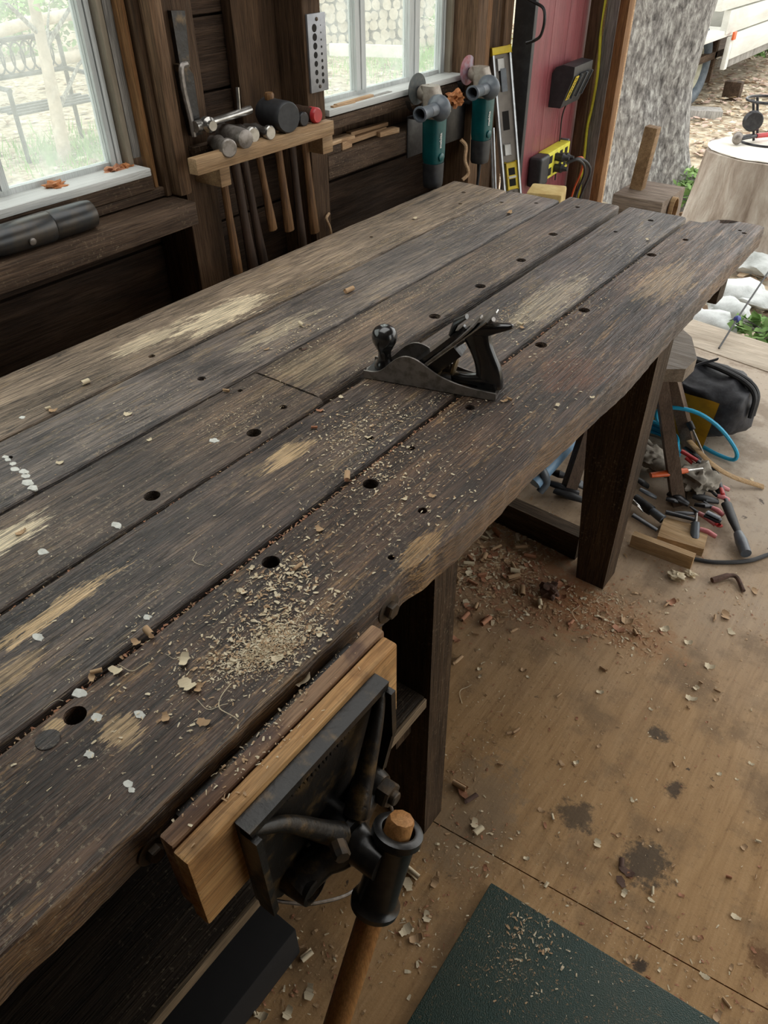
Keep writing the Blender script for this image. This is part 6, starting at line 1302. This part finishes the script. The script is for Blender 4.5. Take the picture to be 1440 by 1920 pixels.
chips('sawdust', cl, [M_shv, M_shv, M_shv2], 'sawdust and fine chips scattered over the bench top, heaped near the vise', 101, clip=onbench)
# debris lodged in the widest joint
chips('joint_debris', [(-0.582, 0.45, 0.002, 0.35, 0, 500, .001, .0035), (-0.582, 1.2, 0.002, 0.4, 0, 260, .001, .003), (-0.759, 0.5, 0.0015, 0.25, 0, 120, .001, .003)], [M_shv2, M_shv3, M_shv3], 'tan and reddish debris lodged in the joints of bench planks', 102, zf=lambda x, y: H - 0.008, clip=lambda x, y: (-0.586 < x < -0.578 or -0.7615 < x < -0.7565))
for (x0_, x1_) in ((-0.5868, -0.5772), (-1.1118, -1.1052), (-0.9398, -0.9322), (-0.762, -0.7562)):
    pass
# vise top
chips('vise_dust', [(-0.365, 0.28, 0.012, 0.05, 0, 130, .0006, .003), (-0.389, 0.3, 0.004, 0.08, 0, 160, .0006, .003)], [M_shv, M_shv2], 'chips lying on the vise jaw', 103, zf=lambda x, y: H + 0.003 if x > -0.378 and x < -0.359 else (H + 0.0002 if x >= -0.359 else 0.7725), clip=lambda x, y: (0.155 < y < 0.47) and (-0.394 < x < -0.34) and not (-0.3812 < x < -0.3778))
# floor
def Fp(px, py): return P(px, py, z=0)
cf = []
for (px, py, sx, sy, n, a0, a1) in ((930, 1030, .13, .11, 3000, .001, .011), (1000, 1110, .13, .07, 1100, .001, .007), (900, 1120, .07, .08, 600, .001, .007), (1170, 1180, .05, .03, 260, .002, .008), (1150, 1140, .07, .06, 380, .001, .006), (870, 1600, .06, .06, 260, .001, .005), (780, 1750, .05, .06, 220, .001, .006), (540, 1800, .07, .07, 300, .001, .006), (850, 1450, .03, .10, 240, .001, .004),
                                    (1330, 1850, .12, .05, 340, .001, .005), (1100, 1680, .10, .05, 240, .001, .004), (1250, 1300, .3, .3, 700, .0008, .004), (1100, 1500, .25, .25, 600, .0006, .003), (1380, 1130, .1, .08, 200, .001, .005), (1240, 1040, .08, .05, 200, .001, .004), (950, 1300, .12, .15, 300, .0008, .003)):
    c = Fp(px, py); cf.append((c.x, c.y, sx, sy, 0, n, a0, a1))
inmat = lambda x, y: ((Vector((x, y)) - Vector((ma.x, ma.y))).dot(Vector((e1.x, e1.y))) > -0.01 and (Vector((x, y)) - Vector((ma.x, ma.y))).dot(Vector((e2.x, e2.y))) > -0.01)
inleg = lambda x, y: (-0.56 < x < -0.395 and (0.645 < y < 0.725 or 1.49 < y < 1.605))
chips('floor_sawdust', cf, [M_shv, M_shv2, M_shv3, M_shv2], 'sawdust and chips scattered on plywood floor, reddish heap by the far leg', 104, zf=lambda x, y: 0.0, clip=lambda x, y: not inmat(x, y) and not inleg(x, y) and y < 3)
cm_ = P(965, 1800, z=0.013)
chips('mat_sawdust', [(cm_.x, cm_.y, .03, .04, 0, 260, .0006, .003), (cm_.x + .1, cm_.y + .02, .12, .08, 0, 200, .0006, .003), (cm_.x, cm_.y + .07, .03, .03, 0, 120, .0008, .005)], [M_shv, M_shv2], 'wood dust and chips lying on the green mat', 105, zf=lambda x, y: 0.0131, clip=inmat)

def curl_mesh(kind, seed):
    rnd = random.Random(seed); V = []; Fc = []
    if kind == 'curl':      # spiral ribbon lying on its side
        turns = rnd.uniform(0.6, 1.5); r0, r1 = 0.3, 0.55; wd = rnd.uniform(.7, 1.3); n = 18
        for i in range(n + 1):
            t = i / n; a = t * turns * 2 * PI; r = r0 + (r1 - r0) * t; sk = 0.25 * t
            V += [(-wd + sk, r * math.cos(a), r * math.sin(a)), (wd + sk, r * math.cos(a) * .95, r * math.sin(a) * .95)]
    elif kind == 'flake':
        n = 9; bend = rnd.uniform(.2, 1.0); w0 = rnd.uniform(.35, .8)
        for i in range(n + 1):
            t = i / n * 2 - 1; w_ = w0 * (1 - 0.35 * abs(t) ** 3) * rnd.uniform(.6, 1.15); V += [(t, -w_, bend * .5 * t * t), (t * 1.05 + .1, w_, bend * .5 * t * t + 0.1)]
    else:
        n = 14; ph = rnd.random() * 6; am = rnd.uniform(.15, .5)
        for i in range(n + 1):
            t = i / n * 2 - 1; y = am * math.sin(t * 2.4 + ph); z = .06 + .06 * math.sin(t * 5 + ph); V += [(t * 1.2, y - .025, z), (t * 1.2, y + .025, z + .01)]
    m_ = min(v[2] for v in V); V = [(a, b, c - m_) for a, b, c in V]
    for i in range(len(V) // 2 - 1): Fc.append((2 * i, 2 * i + 1, 2 * i + 3, 2 * i + 2))
    bm = bmesh.new(); me = bpy.data.meshes.new('t'); me.from_pydata(V, [], Fc); bm.from_mesh(me); bpy.data.meshes.remove(me)
    bmesh.ops.solidify(bm, geom=bm.faces[:], thickness=0.02); mn = min(v.co.z for v in bm.verts); bmesh.ops.translate(bm, verts=bm.verts, vec=(0, 0, -mn)); return bm
SH = {}
for mn_, mt_ in (('p', M_shv), ('t', M_shv2), ('r', M_shv3), ('d', M_shvd)):
    for kd in ('curl', 'flake', 'string'):
        for s in range(3):
            bm = curl_mesh(kd, s * 7 + len(kd)); me = bpy.data.meshes.new('wood_shaving'); bm.to_mesh(me); bm.free(); me.materials.append(mt_)
            if kd == 'curl':
                me.shade_smooth(); me.set_sharp_from_angle(angle=0.7)
            SH[(mn_, kd, s)] = me
rs_ = random.Random(77)
LB = {('b', 'curl'): 'small rolled wood shaving on the bench planks', ('b', 'flake'): 'small flat wood flake on the bench planks', ('b', 'string'): 'thin stringy wood fibre on the bench planks',
      ('f', 'curl'): 'small rolled wood shaving on the plywood floor', ('f', 'flake'): 'small flat wood flake on the plywood floor', ('f', 'string'): 'thin stringy wood fibre on the plywood floor'}
CN = {'p': 'pale', 't': 'tan', 'r': 'reddish', 'd': 'dark brown'}
def where_is(c, where):
    if where == 'b':
        row = 'front plank' if c.x > -0.582 else ('second plank from the front' if c.x > -0.757 else ('middle plank' if c.x > -0.935 else ('second plank from the wall' if c.x > -1.108 else 'plank nearest the wall')))
        col = 'before the vise' if c.y < 0.2 else ('beside the vise' if c.y < 0.47 else ('between vise and plane' if c.y < 0.85 else ('around the hand plane' if c.y < 1.15 else 'towards the far end')))
        return row, col
    reg = 'left of the green mat' if (c.x < -0.24 and c.y < 0.6) else ('at the near bench leg' if c.x < -0.25 and c.y < 0.95 else ('between the two bench legs' if c.x < -0.33 and c.y < 1.45 else ('around the far bench leg' if c.x < -0.2 and c.y < 1.7 else ('behind the far bench leg' if c.x < -0.2 else ('along the green mat edge' if c.y < 0.72 else ('in the middle of open floor' if c.y < 1.15 else ('towards the doorway' if c.y > 1.6 else 'on open floor level with the far leg')))))))
    return reg, ''
def shaving(px, py, kd, size, mat='p', where='b', rot=None, lab=None, z=None):
    zz = z if z is not None else (H + 0.0012 if where == 'b' else 0.0008)
    c = P(px, py, z=zz); o = bpy.data.objects.new('wood_shaving', SH[(mat, kd, rs_.randrange(3))]); o.location = c; s = size / 2 * 0.85
    o.scale = (s, s * rs_.uniform(.8, 1.2), s); o.rotation_euler = (0, 0, rot if rot is not None else rs_.random() * 6.28); COL.objects.link(o)
    nk = {'curl': 'rolled wood shaving', 'flake': 'flat wood flake', 'string': 'stringy wood fibre'}[kd]; szn = 'tiny' if size < .0125 else ('small' if size < .021 else 'large'); wa, wb = where_is(c, where)
    if not lab: lab2 = '%s %s %s on the %s' % (szn, CN[mat], nk, (wa + ' ' + wb) if where == 'b' else 'floor ' + wa)
    return tag(o, lab or lab2, 'wood shaving', {'curl': 'rolled shavings', 'flake': 'wood flakes', 'string': 'wood fibres'}[kd] + (' on the bench' if where == 'b' else ' on the floor') if not lab else None)
for (px, py, kd, s, m_) in ((654, 548, 'curl', .030, 't'), (565, 611, 'curl', .022, 'p'), (425, 735, 'curl', .014, 't'), (345, 1238, 'flake', .022, 'p'), (352, 1285, 'flake', .022, 'p'), (372, 1290, 'flake', .014, 't'), (250, 1250, 'string', .035, 'p'), (218, 1258, 'flake', .018, 'p'), (395, 1322, 'string', .035, 'p'),
        (428, 1320, 'string', .05, 'p'), (382, 1355, 'flake', .016, 't'), (560, 1065, 'curl', .014, 't'), (455, 1110, 'flake', .014, 'p'), (472, 1065, 'flake', .010, 'p'), (545, 1075, 'flake', .012, 'p'), (650, 898, 'curl', .022, 't'), (650, 900, 'flake', .018, 'r'), (598, 992, 'flake', .016, 't'), (690, 820, 'flake', .012, 'p'),
        (760, 935, 'flake', .011, 'p'), (770, 900, 'string', .022, 'p'), (810, 930, 'flake', .012, 't'), (370, 1050, 'string', .03, 'p'), (310, 1345, 'flake', .014, 't'), (510, 1240, 'string', .03, 'p'), (520, 1235, 'flake', .016, 'p'), (580, 1180, 'flake', .012, 'p'), (600, 1190, 'flake', .010, 'p'), (955, 400, 'flake', .030, 't'), (777, 410, 'flake', .018, 'p'),
        (280, 825, 'flake', .010, 'p'), (240, 777, 'flake', .016, 'p'), (112, 868, 'flake', .013, 'p'), (90, 768, 'curl', .014, 'p'), (100, 770, 'flake', .016, 't'), (160, 720, 'curl', .022, 'p'), (640, 745, 'flake', .012, 'p'), (600, 770, 'flake', .014, 'r'), (590, 803, 'curl', .012, 'r'), (980, 615, 'flake', .014, 't'), (975, 610, 'curl', .016, 'p'), (915, 640, 'string', .02, 'p'),
        (1210, 412, 'string', .03, 'p'), (1110, 745, 'flake', .010, 'p'), (1045, 760, 'flake', .012, 'p'), (945, 752, 'flake', .016, 't'), (955, 750, 'curl', .012, 't'), (1215, 450, 'flake', .016, 'p'), (700, 925, 'string', .025, 'p'), (440, 1205, 'string', .03, 'p'), (280, 1188, 'curl', .022, 't'), (255, 1205, 'flake', .014, 't'), (183, 1262, 'curl', .014, 't'), (172, 1272, 'flake', .014, 't'),
        (40, 998, 'flake', .018, 't'), (100, 1320, 'string', .02, 'p'), (330, 1230, 'string', .025, 'p'), (730, 640, 'flake', .010, 'p'), (830, 880, 'string', .02, 'p'), (570, 655, 'flake', .013, 'd'), (480, 650, 'string', .02, 'p'), (500, 655, 'flake', .014, 't'), (610, 580, 'string', .02, 'p'), (815, 655, 'flake', .010, 'p')):
    shaving(px, py, kd, s, m_)
shaving(563, 1276, 'flake', .026, 'p', 'b', 1.0, 'pale crescent shaving caught between bench edge and vise jaw', z=0.7745)
for (px, py, kd, s, m_) in ((968, 1372, 'curl', .022, 't'), (955, 1376, 'curl', .018, 't'), (1330, 1250, 'flake', .028, 'p'), (1160, 1180, 'flake', .035, 'r'), (1175, 1165, 'flake', .035, 't'), (1190, 1190, 'curl', .03, 't'), (1130, 1155, 'flake', .03, 't'), (1210, 1190, 'flake', .03, 't'), (1258, 1130, 'flake', .032, 'r'), (1295, 1310, 'flake', .03, 'p'), (1250, 1135, 'curl', .02, 't'),
        (895, 1560, 'curl', .034, 'p'), (890, 1545, 'flake', .025, 'p'), (775, 1640, 'curl', .034, 'p'), (765, 1660, 'flake', .03, 'p'), (815, 1655, 'flake', .024, 't'), (760, 1745, 'flake', .03, 'p'), (780, 1760, 'flake', .028, 't'), (800, 1720, 'flake', .024, 'p'), (550, 1760, 'curl', .026, 'p'), (575, 1795, 'curl', .026, 'p'), (525, 1800, 'curl', .02, 't'), (580, 1860, 'flake', .03, 'p'), (540, 1900, 'flake', .024, 'p'), (475, 1895, 'curl', .02, 'p'), (490, 1905, 'flake', .024, 'p'),
        (860, 1475, 'curl', .035, 't'), (870, 1490, 'flake', .03, 'r'), (885, 1500, 'curl', .03, 'd'), (1165, 1620, 'curl', .028, 'd'), (1175, 1635, 'flake', .034, 'd'), (1165, 1655, 'flake', .026, 'd'), (1170, 1675, 'flake', .02, 'p'), (1120, 1582, 'flake', .02, 'p'), (1185, 1500, 'flake', .014, 'p'), (1125, 1298, 'flake', .02, 'p'), (1130, 1255, 'curl', .02, 't'), (1015, 1520, 'flake', .018, 't'), (1080, 1430, 'flake', .015, 'p'), (1245, 1180, 'flake', .03, 'p'), (1360, 1155, 'flake', .036, 't'), (1370, 1185, 'flake', .026, 'p'), (1340, 1160, 'curl', .02, 't'),
        (1180, 1800, 'flake', .018, 't'), (1380, 1720, 'flake', .02, 'p'), (1345, 1905, 'flake', .024, 't'), (1360, 1880, 'curl', .018, 't'), (1320, 1830, 'flake', .02, 'p'), (1305, 1760, 'flake', .016, 't'), (870, 1300, 'string', .06, 'p'), (940, 1330, 'string', .03, 'p'), (880, 1060, 'curl', .035, 'p'), (910, 1025, 'flake', .04, 't'), (960, 1040, 'string', .05, 't'), (1000, 1010, 'string', .05, 't'), (1080, 1150, 'string', .06, 'p'), (1050, 1120, 'flake', .035, 'r'), (880, 1140, 'flake', .035, 'r'), (870, 1160, 'curl', .035, 'r'), (860, 1240, 'curl', .03, 't'), (855, 1200, 'flake', .03, 'r'), (905, 1080, 'curl', .03, 'r'), (1135, 1110, 'string', .05, 'p'),
        (1410, 900, 'flake', .02, 'p'), (1415, 1110, 'flake', .03, 't'), (1220, 1330, 'flake', .012, 'p'), (990, 1270, 'flake', .012, 'p'), (1290, 1205, 'flake', .024, 'p'), (1305, 1290, 'flake', .018, 'p')):
    if not inmat(*P(px, py, z=0).xy): shaving(px, py, kd, s, m_, 'f')
rr2 = random.Random(5); k = 0
while k < 90:
    px, py = rr2.uniform(860, 1440), rr2.uniform(1080, 1900); c = P(px, py, z=0)
    if inmat(c.x, c.y) or inleg(c.x, c.y): continue
    shaving(px, py, rr2.choice(('flake', 'flake', 'curl', 'string')), rr2.uniform(.006, .017), rr2.choice('ppttr'), 'f'); k += 1
k = 0
while k < 110:
    px, py = rr2.gauss(960, 70), rr2.gauss(1065, 50); c = P(px, py, z=0)
    if inleg(c.x, c.y) or c.x < -0.95 or c.y > 1.6: continue
    shaving(px, py, rr2.choice(('flake', 'string', 'string', 'curl')), rr2.uniform(.014, .042), rr2.choice('trtpp'), 'f'); k += 1
# curled leaves on the left sill, tufts caught on ledges
for (px, py, s, lab, mt_) in ((106, 352, .017, 'curled dry orange leaf on left window sill', M_leafo), (212, 318, .015, 'pale leaf litter in the right corner of left window sill', M_shv3), (236, 312, .011, 'small curled leaf at the very corner of left window sill', M_leafo)):
    c = P(px, py, x=-1.50); c.z = 1.0165; bm = bmesh.new(); vs_ = blob(bm, (0, 0, 0), (s, s * 1.3, s * 0.6), 0.6, 2.5, 3, px)
    for v in bm.verts: v.co += c; v.co.z = max(v.co.z, 1.0165)
    tag(mk('dry_leaf', bm, mt_, smooth=20), lab, 'leaf')
c = P(700, 165, x=-1.49)
rag = bmesh.new(); blob(rag, (-1.41, 2.27, 0.985), (0.02, 0.03, 0.02), 0.5, 2.5, 3, 8)
tag(mk('orange_rag', rag, M_leafo, smooth=25), 'crumpled orange rag wedged between the two grinders', 'rag')
tag(mk('twine', T(smooth_pts([(-1.40, 2.30, 0.86), (-1.385, 2.31, 0.84), (-1.38, 2.30, 0.80), (-1.37, 2.31, 0.76), (-1.38, 2.29, 0.74)], 5), 0.006, 7), M_scrap), 'frayed pale twine hanging between the grinders', 'twine')
tag(mk('twine', T(smooth_pts([P(617, 400, x=-1.445), P(612, 410, x=-1.44), P(618, 425, x=-1.44), P(621, 440, x=-1.44)], 5), 0.004, 7), M_scrap), 'short frayed twine on the right wall stud above the bench', 'twine')
